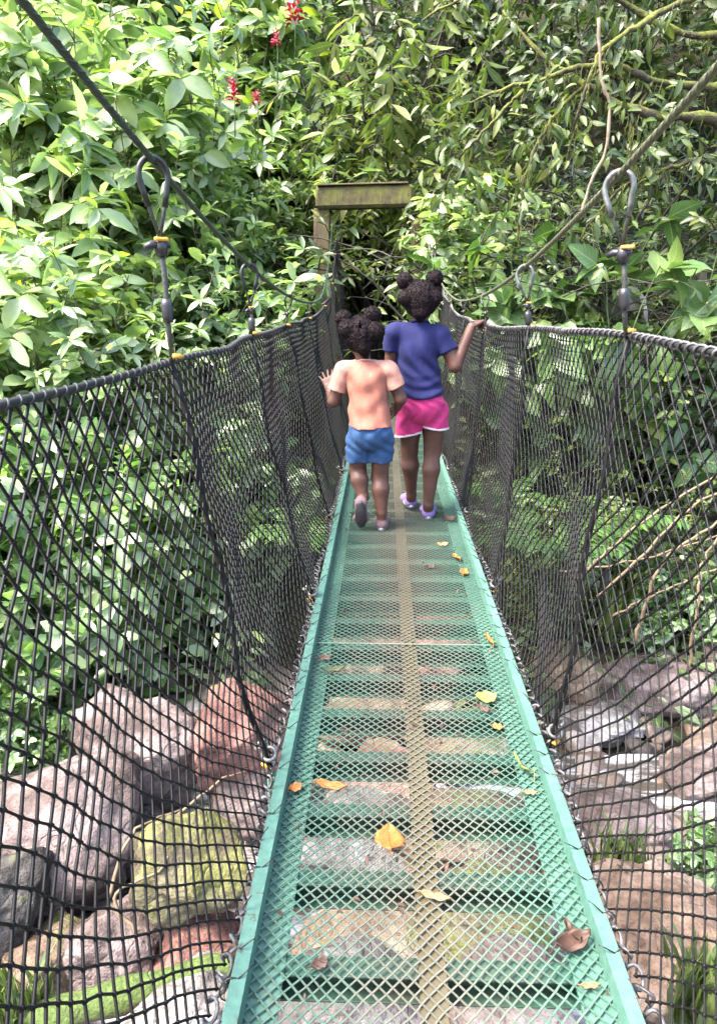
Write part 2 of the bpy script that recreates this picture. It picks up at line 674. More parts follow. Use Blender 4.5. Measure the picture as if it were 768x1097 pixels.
def make_net(side, label):
    root = empty('safety_net', (side * HW, 0, 0), 0, label, 'net', 'nets along the bridge')
    off = np.array([side * HW, 0, 0])
    H, dy = 1.0, .048
    rows = 20
    b = MB()
    t = np.linspace(0, 1, rows * 2 + 1)
    run = 1.0 * dy * rows                                    # y travelled from bottom to top by one strand
    n = int((Y1 - .1 - Y0 + run) / dy)
    for dirn in (1, -1):
        st = Y0 - (run if dirn > 0 else 0) + dy * np.arange(n)
        Yg = st[:, None] + dirn * run * t[None]
        keep = (Yg.max(1) > Y0 - .1) & (Yg.min(1) < Y1 + .1)
        Yg = np.clip(Yg[keep], Y0, Y1 - .05)
        P = net_pt(side, Yg, np.broadcast_to(t, Yg.shape))
        b.tubes(P, .0022, 4)
    # knots where two strands cross
    ky = Y0 + dy / 2 * np.arange(int((Y1 - Y0) / (dy / 2)))
    KY, KT = np.meshgrid(ky, np.arange(rows * 2 + 1))
    on = ((np.round((KY - Y0) / (dy / 2)).astype(int) + KT + (rows % 2) * 0) % 2 == 0)
    KP = net_pt(side, KY[on], KT[on] / (rows * 2))
    KP = KP[KP[:, 1] < 6]
    r = .0054
    o = np.array([[r, 0, 0], [-r, 0, 0], [0, r, 0], [0, -r, 0], [0, 0, r], [0, 0, -r]])
    V = (KP[:, None] + o[None]).reshape(-1, 3)
    f = np.array([[0, 2, 4], [2, 1, 4], [1, 3, 4], [3, 0, 4], [2, 0, 5], [1, 2, 5], [3, 1, 5], [0, 3, 5]])
    b.add(V, T=(np.arange(len(KP))[:, None, None] * 6 + f[None]).reshape(-1, 3))
    b.build('netting', M_NET, root, True, off)
    # top rope with its lacing wound round it
    ys = np.linspace(Y0, Y1 - .05, 260)
    P = net_pt(side, ys, 1.0)
    P[:, 1] = ys
    b = MB()
    b.tube(P, .0058, 7)
    b.build('top_rope', M_ROPE, root, True, off)
    ys = np.linspace(Y0, Y1 - .05, 2600)
    P = net_pt(side, ys, 1.0)
    P[:, 1] = ys
    th = ys * 2 * math.pi / .034
    P = P + (.0082 if side > 0 else .0058) * np.stack([np.cos(th), 0 * th, np.sin(th)], -1)
    b = MB()
    b.tube(P, .0030 if side > 0 else .0024, 5)
    b.build('top_lacing', M_LACE if side > 0 else M_ROPE, root, True, off)
    # bottom rope tied along the outer face of the rail
    ys = np.linspace(Y0, Y1 - .05, 2600)
    P = net_pt(side, ys, 0.0)
    P[:, 1] = ys
    th = ys * 2 * math.pi / .042
    rr = .0095 * (1 + .35 * np.sin(ys * 21) * np.sin(ys * 7.7))
    P = P + np.stack([rr * np.cos(th), .006 * np.sin(th * 1.5), rr * np.sin(th)], -1)
    b = MB()
    b.tube(P, .0036, 5)
    b.build('bottom_lacing', M_LACE, root, True, off)
    # black cable ties through the rail
    rg = random.Random(5 + side)
    proto = None
    for k in range(44):
        y = .78 + k * .083 + rg.uniform(-.015, .015)
        if proto is None:
            b = MB()
            th = np.linspace(0, 2 * math.pi, 14)
            b.tube(np.stack([side * .017 * np.cos(th), .002 * np.sin(th), .005 + .022 * np.sin(th)], -1), .0016, 4, False)
            b.tube(np.array([[-side * .008, 0, .026], [-side * .022, .006, .040], [-side * .030, .012, .044]]), [.0016, .0015, .0012], 4)
            proto = b.build('cable_tie', M_TAPE, root)
            o = proto
        else:
            o = proto.copy()
            COL.objects.link(o)
            o.parent = root
        o.location = (side * .014, y, .012 + float(deck_z(y)))
        o.rotation_euler = (0, rg.uniform(-.5, .5), rg.uniform(-.5, .5))
    return root


make_net(-1, 'black knotted rope safety net on the left side of the bridge')
make_net(1, 'black knotted rope safety net on the right side, held by the older girl')


def cable_z(side, y):
    y = np.asarray(y, float)
    k = np.where(y < 4.9, .0265, .062)
    base = 1.075 if side < 0 else 1.085
    return base + k * (y - 4.9) ** 2


def cable_x(side, y):
    y = np.asarray(y, float)
    if side < 0:
        return -.535 - .035 * np.maximum(0, y - 5.5)
    return .395 - .02 * np.maximum(0, y - 5.5)


for side, lab in ((-1, 'dark steel main cable sloping over the left net'), (1, 'greenish grey steel main cable sloping over the right net')):
    ys = np.linspace(Y0 - .4, 8.55, 140)
    P = np.stack([cable_x(side, ys), ys, cable_z(side, ys)], -1)
    root = MB()
    root.tube(P, .0058 if side < 0 else .0066, 8)
    o = root.build('main_cable', M_CABLE_L if side < 0 else M_CABLE_R)
    tag(o, lab, 'cable', 'main cables of the bridge')
    # the lay of the outer wires
    b = MB()
    yy = np.linspace(Y0 - .4, 8.55, 1800)
    C = np.stack([cable_x(side, yy), yy, cable_z(side, yy)], -1)
    r0 = .0048 if side < 0 else .0056
    for q in range(3):
        th = yy * 2 * math.pi / .085 + q * 2 * math.pi / 3
        b.tube(C + r0 * np.stack([np.cos(th), 0 * th, np.sin(th)], -1), .0022, 4)
    b.build('wire_strand', M_CABLE_L if side < 0 else M_CABLE_R, o)


def make_hanger(side, y, label):
    top = np.array([float(cable_x(side, y)), y, float(cable_z(side, y))])
    nx_, nz_ = net_top(side, y)
    nt_ = np.array([float(nx_), y, float(nz_)])
    gap = top[2] - nt_[2]
    root = empty('cable_hanger', (top[0], y, top[2]), 0, label, 'hanger', 'hangers between main cable and deck')
    off = top
    Lp = min(.155, max(.06, gap * .62))                      # thimble eye to clamp
    wr = min(.030, Lp * .24)
    rt = .0050 if gap > .15 else .0038
    dirn = nt_ - top
    dirn /= np.linalg.norm(dirn)
    # eye: a grooved thimble over the cable, ends open, wires run together to the clamp
    a = np.linspace(-1.0, 1.0, 26)
    ex = np.array([.75 if side < 0 else .8, .62 if side < 0 else -.6, 0])
    ex /= np.linalg.norm(ex)
    ang = a * math.pi * .62
    eye = np.array([top + ex * wr * math.sin(q) + np.array([0, 0, 1]) * (wr * math.cos(q) * 1.1 - wr * .95) for q in ang])
    e0, e1 = eye[0], eye[-1]
    c = top + dirn * Lp
    thp = np.concatenate([[e0 + (c - e0) * .38], [e0 + (c - e0) * .15], eye, [e1 + (c - e1) * .15], [e1 + (c - e1) * .38]])
    b = MB()
    b.tube(thp, rt * 1.25, 8)
    b.build('thimble', M_STEELD if side < 0 else M_STEEL, root, True, off)
    b = MB()
    b.tube(np.concatenate([[c + ex * .004], [e0 + (c - e0) * .3], eye + np.array([0, 0, .002]), [e1 + (c - e1) * .3], [c - ex * .004]]), rt * .75, 6)
    bot = np.array([side * (HW + .022), y + .01, -.05 + float(deck_z(y))])
    m1 = nt_ + np.array([0, 0, .0])
    line = [c]
    for q in (.3, .65, 1.0):
        line.append(c + (m1 - c) * q + np.array([.004 * math.sin(9 * q), 0, 0]))
    b.tube(np.array(line), rt * 1.15, 7)
    body = [net_pt(side, y, tt) for tt in np.linspace(1, 0, 12)]
    b.build('wire', M_WIRE, root, True, off)
    b = MB()
    b.tube(np.array(body + [bot]), .0055, 6)
    b.tube(np.array([p + np.array([.005 * side, .008 * math.sin(i * 1.9), 0]) for i, p in enumerate(body)]), .004, 5)
    b.build('seam_cord', M_NET, root, True, off)
    if gap > .05:
        b = MB()
        s = 1.0 if gap > .25 else .65
        cc = c
        b.tube(np.array([cc - dirn * .012 * s, cc + dirn * .004 * s, cc + dirn * .022 * s]), [.010 * s, .014 * s, .011 * s], 8)
        b.tube(np.array([cc - ex * .034 * s + dirn * .006, cc - ex * .02 * s, cc + ex * .018 * s]), [.006 * s, .008 * s, .007 * s], 7)
        cl = b.build('clamp', M_TAPE, root, True, off)
        b = MB()
        th = np.linspace(-.4, 1, 6) if gap > .15 else np.linspace(.5, .7, 2)
        q = np.array([cc + ex * .020 * s * t_ + np.array([0, -.012 * s, .006 * s]) - dirn * .004 for t_ in th])
        b.tube(q, .0042 * s, 7)
        b.build('yellow_tape', M_YEL, cl, True, off)
        if gap > .2:
            k = c + (m1 - c) * .55
            b = MB()
            b.tube(np.array([k - dirn * .022, k - dirn * .01, k + dirn * .012, k + dirn * .024]), [.0105, .0125, .0115, .010], 8)
            b.build('black_tape', M_TAPE, root, True, off)
        b = MB()
        if gap < .15:
            m1 = m1 - np.array([0, 0, .012])
        b.tube(np.array([m1 + np.array([.004, -.008, .012]), m1 + np.array([.020, .004, .010])]), .005, 6)
        b.build('yellow_tape', M_YEL, root, True, off)
    # eye ring where the foot of the hanger meets the deck bracket
    b = MB()
    th = np.linspace(0, 2 * math.pi, 15)
    p = net_pt(side, y, .03)
    b.tube(p + np.stack([.004 + .016 * np.cos(th) * side, .016 * np.sin(th), .012 + .008 * np.sin(th)], -1), .005, 6, False)
    b.tube(p + np.stack([.02 * side + .014 * np.cos(th), .03 + .014 * np.sin(th), .018 + .008 * np.cos(th)], -1), .005, 6, False)
    b.build('shackle', M_STEEL, root, True, off)
    b = MB()
    zz = float(deck_z(y))
    b.box((side * (HW + .022) - .018, y - .018, -.15 + zz), (side * (HW + .022) + .018, y + .018, .0 + zz), .004)
    br = b.build('deck_bracket', M_RAIL, root, False, off)
    b = MB()
    b.tube(p + np.array([[0, -.01, -.02], [side * .012, 0, -.012]]), .007, 6)
    b.build('yellow_tape', M_YEL, root, True, off)


ORD = ['nearest', 'second', 'third', 'fourth', 'fifth', 'sixth', 'farthest']
for k, y in enumerate([v for v in HANG_L if 1.2 < v < 8.3]):
    txt = {0: 'dark thimble eye hanger with black tape, nearest one over the left net'}.get(k, 'dark thimble eye hanger on the left main cable, %s from the camera' % ORD[k])
    make_hanger(-1, y, txt)
for k, y in enumerate([v for v in HANG_R if 1.2 < v < 8.3]):
    txt = {0: 'grey galvanised thimble hanger with yellow tape, nearest one over the right net'}.get(k, 'grey thimble hanger on the right main cable, %s from the camera' % ORD[k])
    make_hanger(1, y, txt)

# far end frame of weathered timber
M_TIMBER = None


def mat_wood(name, c1, c2, moss=0.):
    g = NT(name)
    co = g.coord()
    mp = g.n('ShaderNodeMapping')
    mp.inputs['Scale'].default_value = (9, 9, 1.6)
    g.l(co, mp.inputs['Vector'])
    f = g.noise(mp.outputs[0], 4, 8, .7)
    col = g.ramp(f, [(.3, c1), (.7, c2)])
    if moss:
        mf = g.ramp(g.noise(co, 7, 6, .7), [(.42, (0, 0, 0)), (.6, (moss,) * 3)])
        col = g.mix(mf, col, (.13, .14, .03))
    g.set(col, .85, 0, .25)
    g.bump(f, .7, .02)
    return g.m


M_TIMBER = mat_wood('weathered_timber', (.05, .036, .026), (.15, .105, .07), .35)
M_TIMBERM = mat_wood('mossy_timber', (.03, .024, .014), (.10, .08, .042), .6)
frame = empty('timber_end_frame', (-.24, 8.62, 0), 0, 'weathered timber post and beam frame at the far end of the bridge', 'bridge frame')
fo = np.array([-.24, 8.62, 0])
for px_ in (-.76, .285):
    b = MB()
    b.box((px_ - .085, 8.54, -.35), (px_ + .085, 8.70, 2.01 if px_ < 0 else 1.9), .012)
    b.build('post', M_TIMBER, frame, False, fo)
b = MB()
b.box((-.82, 8.48, 2.016), (.22, 8.72, 2.235), .03, fn=lambda v: v + np.array([0, 0, .02 * v[0]]))
b.build('beam', M_TIMBERM, frame, False, fo)
b = MB()
b.box((-.80, 8.46, 2.240), (.16, 8.73, 2.256), .005, fn=lambda v: v + np.array([0, 0, .02 * v[0]]))
b.build('cap_board', M_TIMBER, frame, False, fo)

# ------------------------------------------------------------------ rocks
def ico(sub):
    import bmesh
    bm = bmesh.new()
    bmesh.ops.create_icosphere(bm, subdivisions=sub, radius=1)
    V = np.array([v.co[:] for v in bm.verts])
    T = np.array([[v.index for v in f.verts] for f in bm.faces])
    bm.free()
    return V, T


ICO5, ICO3 = ico(5), ico(3)


def rock_mesh(seed, ax, rough=.18, planes=9, sub=None, block=.84):
    rg = np.random.default_rng(seed)
    V, T = sub or ICO5
    V = np.sign(V) * np.abs(V) ** block
    V /= (np.abs(V) ** 4).sum(1)[:, None] ** .125
    # chop with random planes for broken faces, then noise
    for _ in range(planes):
        n = rg.normal(size=3)
        n /= np.linalg.norm(n)
        d = rg.uniform(.62, .9)
        h = V @ n - d
        V -= np.where(h > 0, h * .9, 0)[:, None] * n
    off = Vector(rg.uniform(-50, 50, 3))
    out = np.empty(len(V))
    for i, v in enumerate(V):
        p = Vector(v)
        out[i] = mnoise.fractal(p * 1.5 + off, 1.0, 2.1, 5) * rough + mnoise.fractal(p * 6 + off, .9, 2.2, 4) * rough * .24
    V = V * (1 + out)[:, None]
    return V * np.asarray(ax), T


def rot(rx, ry, rz):
    cx, sx, cy, sy, cz, sz = math.cos(rx), math.sin(rx), math.cos(ry), math.sin(ry), math.cos(rz), math.sin(rz)
    return (np.array([[cz, -sz, 0], [sz, cz, 0], [0, 0, 1]]) @ np.array([[cy, 0, sy], [0, 1, 0], [-sy, 0, cy]]) @ np.array([[1, 0, 0], [0, cx, -sx], [0, sx, cx]]))


MR_PINK = mat_rock('pinkish_granite', (0.0946, 0.07138, 0.06708), (0.1806, 0.1393, 0.1333), (0.2408, 0.1961, 0.1892))
MR_GREY = mat_rock('grey_river_stone', (0.0608, 0.057, 0.057), (0.1292, 0.114, 0.114), (0.1976, 0.1824, 0.1786))
MR_RED = mat_rock('reddish_stone', (0.1292, 0.057, 0.0494), (0.2052, 0.0988, 0.0836), (0.228, 0.1444, 0.1216), .04)
MR_MOSS = mat_rock('mossy_boulder', (0.076, 0.0684, 0.0456), (0.1292, 0.114, 0.0684), (0.1672, 0.152, 0.0912), .53, (.105, .105, .03), False)
MR_GAP = mat_rock('shaded_gap_stone', (0.0228, 0.0228, 0.0228), (0.0532, 0.0494, 0.0456), (0.0988, 0.0912, 0.0836), .1)  # near-black colour stands in for a shaded gap between the boulders
MR_TAN = mat_rock('tan_stone', (0.0912, 0.0646, 0.0456), (0.1672, 0.1178, 0.0836), (0.228, 0.1824, 0.1406), .12)
MR_ORANGE = mat_rock('ochre_stone', (.15, .10, .07), (.25, .175, .13), (.30, .23, .18))
MR_PALE = mat_rock('pale_stone', (0.19, 0.1786, 0.1786), (0.2736, 0.2584, 0.2584), (0.3496, 0.3344, 0.3344), .05)


def boulder(px, py, z, ax, r3, mat, label, seed, group='boulders of the stream bed', rough=.16, planes=9):
    c = at_z(px, py, z)
    V, T = rock_mesh(seed, ax, rough, planes)
    V = V @ rot(*r3).T
    b = MB()
    b.add(V, T=T)
    o = b.build('boulder', mat, None, True)
    o.location = c
    return tag(o, label, 'boulder', group)


boulder(62, 880, -1.32, (.44, .40, .34), (.2, -.1, .5), MR_PINK, 'large pale pink-grey boulder at the left edge, under the net', 11)
boulder(155, 808, -1.28, (.36, .32, .33), (-.1, .15, -.3), MR_PINK, 'pinkish-grey boulder with a sloping top behind the largest one', 12)
boulder(262, 785, -1.15, (.32, .34, .36), (.0, -.2, .5), MR_RED, 'reddish pink boulder close to the left bridge rail', 13)
boulder(207, 930, -1.28, (.255, .20, .20), (.1, .12, .15), MR_MOSS, 'yellow-green mossy boulder beneath the left net', 14, rough=.2, planes=10)
boulder(272, 845, -1.44, (.19, .22, .22), (.3, .1, .9), MR_PINK, 'brownish pink stone wedged between mossy and red boulders', 15)
boulder(4, 955, -1.40, (.20, .22, .24), (.4, .3, .2), MR_GAP, 'dark stone painted as the shaded gap at the left edge', 16)
boulder(150, 905, -1.62, (.26, .24, .18), (.0, .2, 1.1), MR_GREY, 'flat grey stone left of the mossy boulder', 17)
boulder(128, 1010, -1.55, (.22, .18, .17), (.2, .0, .6), MR_PINK, 'small pink stone below the mossy boulder', 18)
boulder(210, 1022, -1.58, (.20, .18, .14), (.0, .2, .2), MR_RED, 'small reddish brown stone beside the mossy log', 19)
boulder(52, 1035, -1.60, (.20, .20, .15), (.0, .1, .9), MR_TAN, 'tan stone at the lower left, behind the log', 20)
boulder(185, 1092, -1.45, (.24, .15, .10), (.1, .0, .3), MR_PALE, 'flat white stone in front of the mossy log', 21)
boulder(235, 1065, -1.55, (.14, .14, .12), (.1, .4, .3), MR_PALE, 'small white stone by the bridge rail and log', 22)
# seen through the deck
boulder(395, 1000, -1.45, (.34, .26, .22), (.1, .0, .2), MR_TAN, 'pale tan stone seen through the deck mesh, left of centre bar', 31)
boulder(520, 1000, -1.5, (.30, .26, .22), (.1, .2, .7), MR_MOSS, 'mossy pinkish stone seen through the deck mesh, right of centre bar', 32)
boulder(380, 905, -1.5, (.36, .26, .2), (.1, .1, 0), MR_GREY, 'grey stone under the deck below the big orange leaf', 33)
boulder(500, 900, -1.52, (.42, .22, .2), (.0, .1, .1), MR_TAN, 'brownish stone under the deck right of the orange leaf', 34)
boulder(400, 840, -1.5, (.30, .28, .18), (.2, .1, .3), MR_RED, 'reddish stone under the deck beyond the orange leaf', 35)
boulder(500, 795, -1.55, (.42, .26, .14), (.0, .0, .1), MR_TAN, 'flat tan stone under the deck mesh on the right', 36)
boulder(390, 770, -1.6, (.36, .24, .16), (.0, .1, .2), MR_TAN, 'buff stone under the deck mesh on the left', 37)
boulder(400, 700, -1.55, (.42, .30, .26), (.0, .1, .4), MR_TAN, 'brown stone under the deck between the far crossbeams', 38)
boulder(470, 690, -1.45, (.38, .30, .26), (.0, .2, .0), MR_RED, 'rust brown stone under the far part of the deck', 39)
boulder(380, 1085, -1.45, (.32, .24, .2), (.2, .0, .5), MR_GREY, 'grey stone under the nearest part of the deck, left', 40)
boulder(540, 1085, -1.5, (.30, .24, .2), (.2, .2, .1), MR_PINK, 'pinkish stone under the nearest part of the deck, right', 41)
# right of the bridge
boulder(700, 735, -1.66, (.50, .36, .20), (.0, .1, .2), MR_PINK, 'broad pinkish grey rock in the stream behind the right net', 51)
boulder(785, 690, -1.5, (.46, .40, .36), (.1, .0, .6), MR_PINK, 'pink-grey rock at the right edge below the dry sticks', 52)
boulder(640, 775, -1.76, (.30, .22, .11), (.0, .0, .1), MR_PALE, 'low white rock washed by the stream behind right net', 53)
boulder(760, 835, -1.70, (.30, .24, .14), (.0, .1, .4), MR_PINK, 'rounded mauve rock in the stream at the right edge', 54)
boulder(740, 1010, -1.52, (.42, .36, .18), (.0, .1, .0), MR_ORANGE, 'flat orange-tan rock at the lower right behind the net', 55)
boulder(660, 960, -1.6, (.26, .24, .14), (.0, .0, .7), MR_ORANGE, 'tan rock close to the right bridge rail', 56)
boulder(670, 880, -1.66, (.30, .24, .16), (.0, .2, .3), MR_PINK, 'pinkish grey rock between the tan rocks and the stream', 57)
boulder(610, 720, -1.55, (.30, .28, .24), (.0, .2, .3), MR_TAN, 'mossy tan rock touching the right rail line', 58)


def make_cobbles():
    rg = np.random.default_rng(77)
    b = MB()
    base = [rock_mesh(200 + k, (1, 1, 1), .16, 6, ICO3) for k in range(6)]
    for i in range(1500):
        x, y = rg.uniform(-4.5, 4.5), rg.uniform(.3, 5.2)
        z = float(ground(x, y))
        s = rg.uniform(.03, .13) * (1 if rg.random() > .12 else 1.5)
        V, T = base[i % 6]
        V = (V * s * np.array([1.1, .9, .65])) @ rot(rg.uniform(-.3, .3), rg.uniform(-.3, .3), rg.uniform(0, 6)).T
        b.add(V + np.array([x, y, max(z, -1.80) + s * .2]), T=T, A=np.tile([rg.random(), rg.random(), 0, 1], (len(V), 1)))
    g = NT('river_cobbles')
    a = g.n('ShaderNodeAttribute', attribute_name='lf')
    sp = g.n('ShaderNodeSeparateColor')
    g.l(a.outputs['Color'], sp.inputs[0])
    col = g.ramp(sp.outputs[0], [(0, (.05, .042, .038)), (.3, (.11, .082, .066)), (.55, (.17, .12, .09)), (.8, (.20, .165, .145)), (1, (.30, .27, .25))])
    col = g.mix(1., col, g.ramp(g.noise(g.coord(), 30, 5, .65), [(.3, (.5, .5, .5)), (.7, (1.3, 1.25, 1.2))]), 'MULTIPLY')
    g.set(col, .75, 0, .3)
    g.bump(g.noise(g.coord(), 60, 4), .5, .008)
    tag(b.build('gravel', g.m), kind='stuff')


make_cobbles()

# ------------------------------------------------------------------ vegetation
U_ROWS = np.array([0, .22, .5, .78, 1.0])


def leaf_template(shape):
    wd = {'lance': [0, .36, .5, .30, 0], 'oval': [0, .44, .5, .36, 0], 'heart': [.0, .56, .5, .26, 0], 'strap': [0, .46, .5, .42, 0]}[shape]
    V, A = [(0, 0)], [(0, 0)]
    for u, w_ in zip(U_ROWS[1:4], wd[1:4]):
        for s in (-1, 0, 1):
            V.append((u, s * w_))
            A.append((u, abs(s)))
    V.append((1, 0))
    A.append((1, 0))
    T = [[0, 2, 1], [0, 3, 2], [7, 8, 10], [8, 9, 10]]
    Q = []
    for r in (0, 1):
        o = 1 + r * 3
        Q += [[o, o + 1, o + 4, o + 3], [o + 1, o + 2, o + 5, o + 4]]
    return np.array(V, float), np.array(A, float), np.array(T), np.array(Q)


TEMPL = {k: leaf_template(k) for k in ('lance', 'oval', 'heart', 'strap')}


def leaves(b, P, D, N, Ln, Wr, shape, rg, fold=.18, curl=.25, rnd=None):
    """adds many leaves: base points P, axis D, upper-side normal N, lengths, width ratio"""
    P, D, N = np.asarray(P, float), np.asarray(D, float), np.asarray(N, float)
    K = len(P)
    if K == 0:
        return
    D = D / (np.linalg.norm(D, axis=1)[:, None] + 1e-9)
    N = N - D * (N * D).sum(1)[:, None]
    N /= np.linalg.norm(N, axis=1)[:, None] + 1e-9
    B = np.cross(N, D)
    tv, ta, T, Q = TEMPL[shape]
    Ln = np.broadcast_to(Ln, (K,))
    Wd = Ln * Wr
    cu = curl * rg.uniform(.2, 1.6, K)
    fo = fold * rg.uniform(.3, 1.7, K)
    tw = rg.normal(0, .18, K)
    u, v = tv[:, 0][None], tv[:, 1][None]
    z = -cu[:, None] * u ** 2 * Ln[:, None] + (fo[:, None] * np.abs(v) * 2 + tw[:, None] * u * v * 2) * Wd[:, None]
    V = P[:, None] + D[:, None] * (u * Ln[:, None] * (1 - .2 * cu[:, None] * u))[..., None] + B[:, None] * (v * Wd[:, None])[..., None] + N[:, None] * z[..., None]
    m = tv.shape[0]
    off = np.arange(K)[:, None, None] * m
    if rnd is None:
        rnd = rg.random(K)
    A = np.zeros((K, m, 4))
    A[:, :, 0], A[:, :, 1], A[:, :, 2], A[:, :, 3] = ta[None, :, 0], ta[None, :, 1], rnd[:, None], 1
    b.add(V.reshape(-1, 3), (Q[None] + off).reshape(-1, 4), (T[None] + off).reshape(-1, 3), A.reshape(-1, 4))


def unit(v):
    return v / (np.linalg.norm(v) + 1e-9)


def grow(seed, H, spread, nst, nbr, blen, nlf, ln, wr, shape, droop=.25, lean=1.0, rose=5, low=.25, fold=.18, curl=.25, thick=.012, arch=0., updir=.35):
    """a many-stemmed plant: returns stems MB and leaves MB (local, base at origin)"""
    rg = np.random.default_rng(seed)
    sb, lb = MB(), MB()
    P, D, N, Ln = [], [], [], []

    def leaf(p, d, n, k=1.0):
        P.append(p)
        D.append(d)
        N.append(n)
        Ln.append(ln * k * rg.uniform(.42, 1.25))

    up = np.array([0, 0, 1.0])
    for s in range(nst):
        az = rg.uniform(0, 2 * math.pi)
        rad = np.array([math.cos(az), math.sin(az), 0])
        base = np.array([*(rg.normal(0, .12, 2) * spread), -.1])
        reach = spread * rg.uniform(.15, 1.0) * lean
        h = H * rg.uniform(.55, 1.05)
        tt = np.linspace(0, 1, 9)
        wig = np.cumsum(rg.normal(0, .018 * H, (9, 3)), axis=0) * np.array([1, 1, .2])
        path = base + up * (h * (tt - arch * tt ** 3))[:, None] + rad * (reach * tt ** 1.5)[:, None] + wig
        sb.tube(path, thick * (1 - .72 * tt), 5, False)
        for k in range(nbr):
            t = low + (1 - low) * (k + rg.random()) / nbr
            i = min(7, int(t * 8))
            p = path[i] + (path[i + 1] - path[i]) * (t * 8 - i)
            tan = unit(path[i + 1] - path[i])
            a2 = rg.uniform(0, 2 * math.pi)
            bd = unit(np.array([math.cos(a2), math.sin(a2), 0]) * .8 + rad * .45 + up * (updir + rg.normal(0, .2)) + tan * .3)
            L = blen * rg.uniform(.5, 1.3) * (1.15 - .4 * t)
            q = np.linspace(0, 1, 5)
            bp = p + bd * (L * q)[:, None] - up * (droop * L * q ** 2)[:, None]
            sb.tube(bp, thick * .38 * (1 - .6 * q), 4, False)
            side = unit(np.cross(bd, up))
            for m in range(nlf):
                q2 = .2 + .8 * (m + rg.random() * .5) / nlf
                pp = p + bd * (L * q2) - up * (droop * L * q2 ** 2)
                sg = 1 if m % 2 else -1
                d = unit(side * sg * .8 + bd * .6 + up * rg.normal(.05 - droop * .6, .22) + rg.normal(0, .15, 3))
                leaf(pp, d, up + rg.normal(0, .3, 3) + rad * .25)
            tip = bp[-1]
            td = unit(bp[-1] - bp[-2])
            for m in range(rose):
                a3 = m * 2.4 + rg.random()
                o1 = unit(np.cross(td, up + .01))
                o2 = np.cross(td, o1)
                d = unit((o1 * math.cos(a3) + o2 * math.sin(a3)) * .9 + td * .55 - up * droop * .5)
                leaf(tip, d, td + up * .5, .95)
    leaves(lb, P, D, N, np.array(Ln), wr, shape, rg, fold, curl)
    return sb, lb


GREEN_PALE_LIT = [(0, (.07, .135, .045)), (.25, (.14, .215, .085)), (.55, (.235, .315, .15)), (.86, (.35, .42, .26)), (.91, (.24, .35, .04)), (.97, (.34, .38, .04)), (1, (.45, .30, .14))]  # pale stops also carry the bright sky sheen on the left foliage
GREEN_OVAL = [(0, (.045, .11, .028)), (.35, (.09, .18, .05)), (.7, (.19, .28, .13)), (.95, (.25, .33, .17)), (1, (.30, .36, .06))]
GREEN_SHADED = [(0, (0.0144, 0.02736, 0.00864)), (.4, (0.0288, 0.05616, 0.01728)), (.75, (0.054, 0.0864, 0.0324)), (.93, (0.0936, 0.1224, 0.0576)), (1, (0.1224, 0.108, 0.0504))]  # shade of the right-hand wood put into the leaf colour
GREEN_MID = [(0, (0.0231, 0.04092, 0.00924)), (.4, (0.0429, 0.0726, 0.01716)), (.75, (0.0726, 0.1056, 0.0264)), (.92, (0.1188, 0.1452, 0.033)), (1, (0.1848, 0.1782, 0.0396))]
GREEN_YEL = [(0, (0.0444, 0.074, 0.0148)), (.4, (0.0888, 0.1258, 0.0259)), (.75, (0.1406, 0.1776, 0.0518)), (.92, (0.2072, 0.222, 0.0962)), (1, (0.296, 0.2442, 0.074))]
GREEN_BRIGHT = [(0, (0.034, 0.0765, 0.02125)), (.5, (0.06375, 0.1275, 0.03825)), (.85, (0.102, 0.17, 0.0595)), (1, (0.187, 0.2295, 0.051))]
ML_PALE_LIT = mat_leaf('pale_lit_leaf', GREEN_PALE_LIT, .33, .42, .95)
ML_OVAL = mat_leaf('oval_green_leaf', GREEN_OVAL, .33, .42, .95)
ML_SHADED = mat_leaf('shaded_understory_leaf', GREEN_SHADED, .4, .2, .5)
ML_MID = mat_leaf('mid_green_leaf', GREEN_MID, .4, .3, .5)
ML_YEL = mat_leaf('yellow_green_leaf', GREEN_YEL, .42, .35, .5)
ML_BRIGHT = mat_leaf('bright_broad_leaf', GREEN_BRIGHT, .36, .3, .5)
ML_GREY = mat_leaf('dry_grey_leaf', [(0, (.14, .13, .12)), (.5, (.22, .21, .2)), (1, (.32, .30, .28))], .7, .1, .2)
M_STEM = mat_simple('brown_green_stem', (.055, .045, .025), .7, 0, 30, .4, .3)
M_STEMG = mat_simple('green_stem', (.06, .09, .03), .55, 0, 30, .3)
M_BARKD = mat_simple('dark_wet_bark', (.022, .019, .014), .75, 0, 25, .5, .6)
M_BARKM = mat_rock('mossy_bark', (.03, .025, .02), (.06, .05, .035), (.10, .09, .06), .62, (.10, .11, .02), False)


def plant_proto(name, mb, stem_mat, leaf_mat, label, cat, group):
    root = empty(name, (0, 0, 0), 0, label, cat, group)
    mb[0].build('stems', stem_mat, root)
    mb[1].build('foliage', leaf_mat, root)
    return root


USED = set()


def place(proto, x, y, rz, sc, label, dz=0.0, group=None):
    z = float(ground(x, y)) + dz
    if proto.name not in USED:
        USED.add(proto.name)
        proto.location, proto.rotation_euler, proto.scale = (x, y, z), (0, 0, rz), (sc, sc, sc)
        proto['label'] = label
        if group:
            proto['group'] = group
        return proto
    return dup(proto, (x, y, z), rz, sc, label, group)


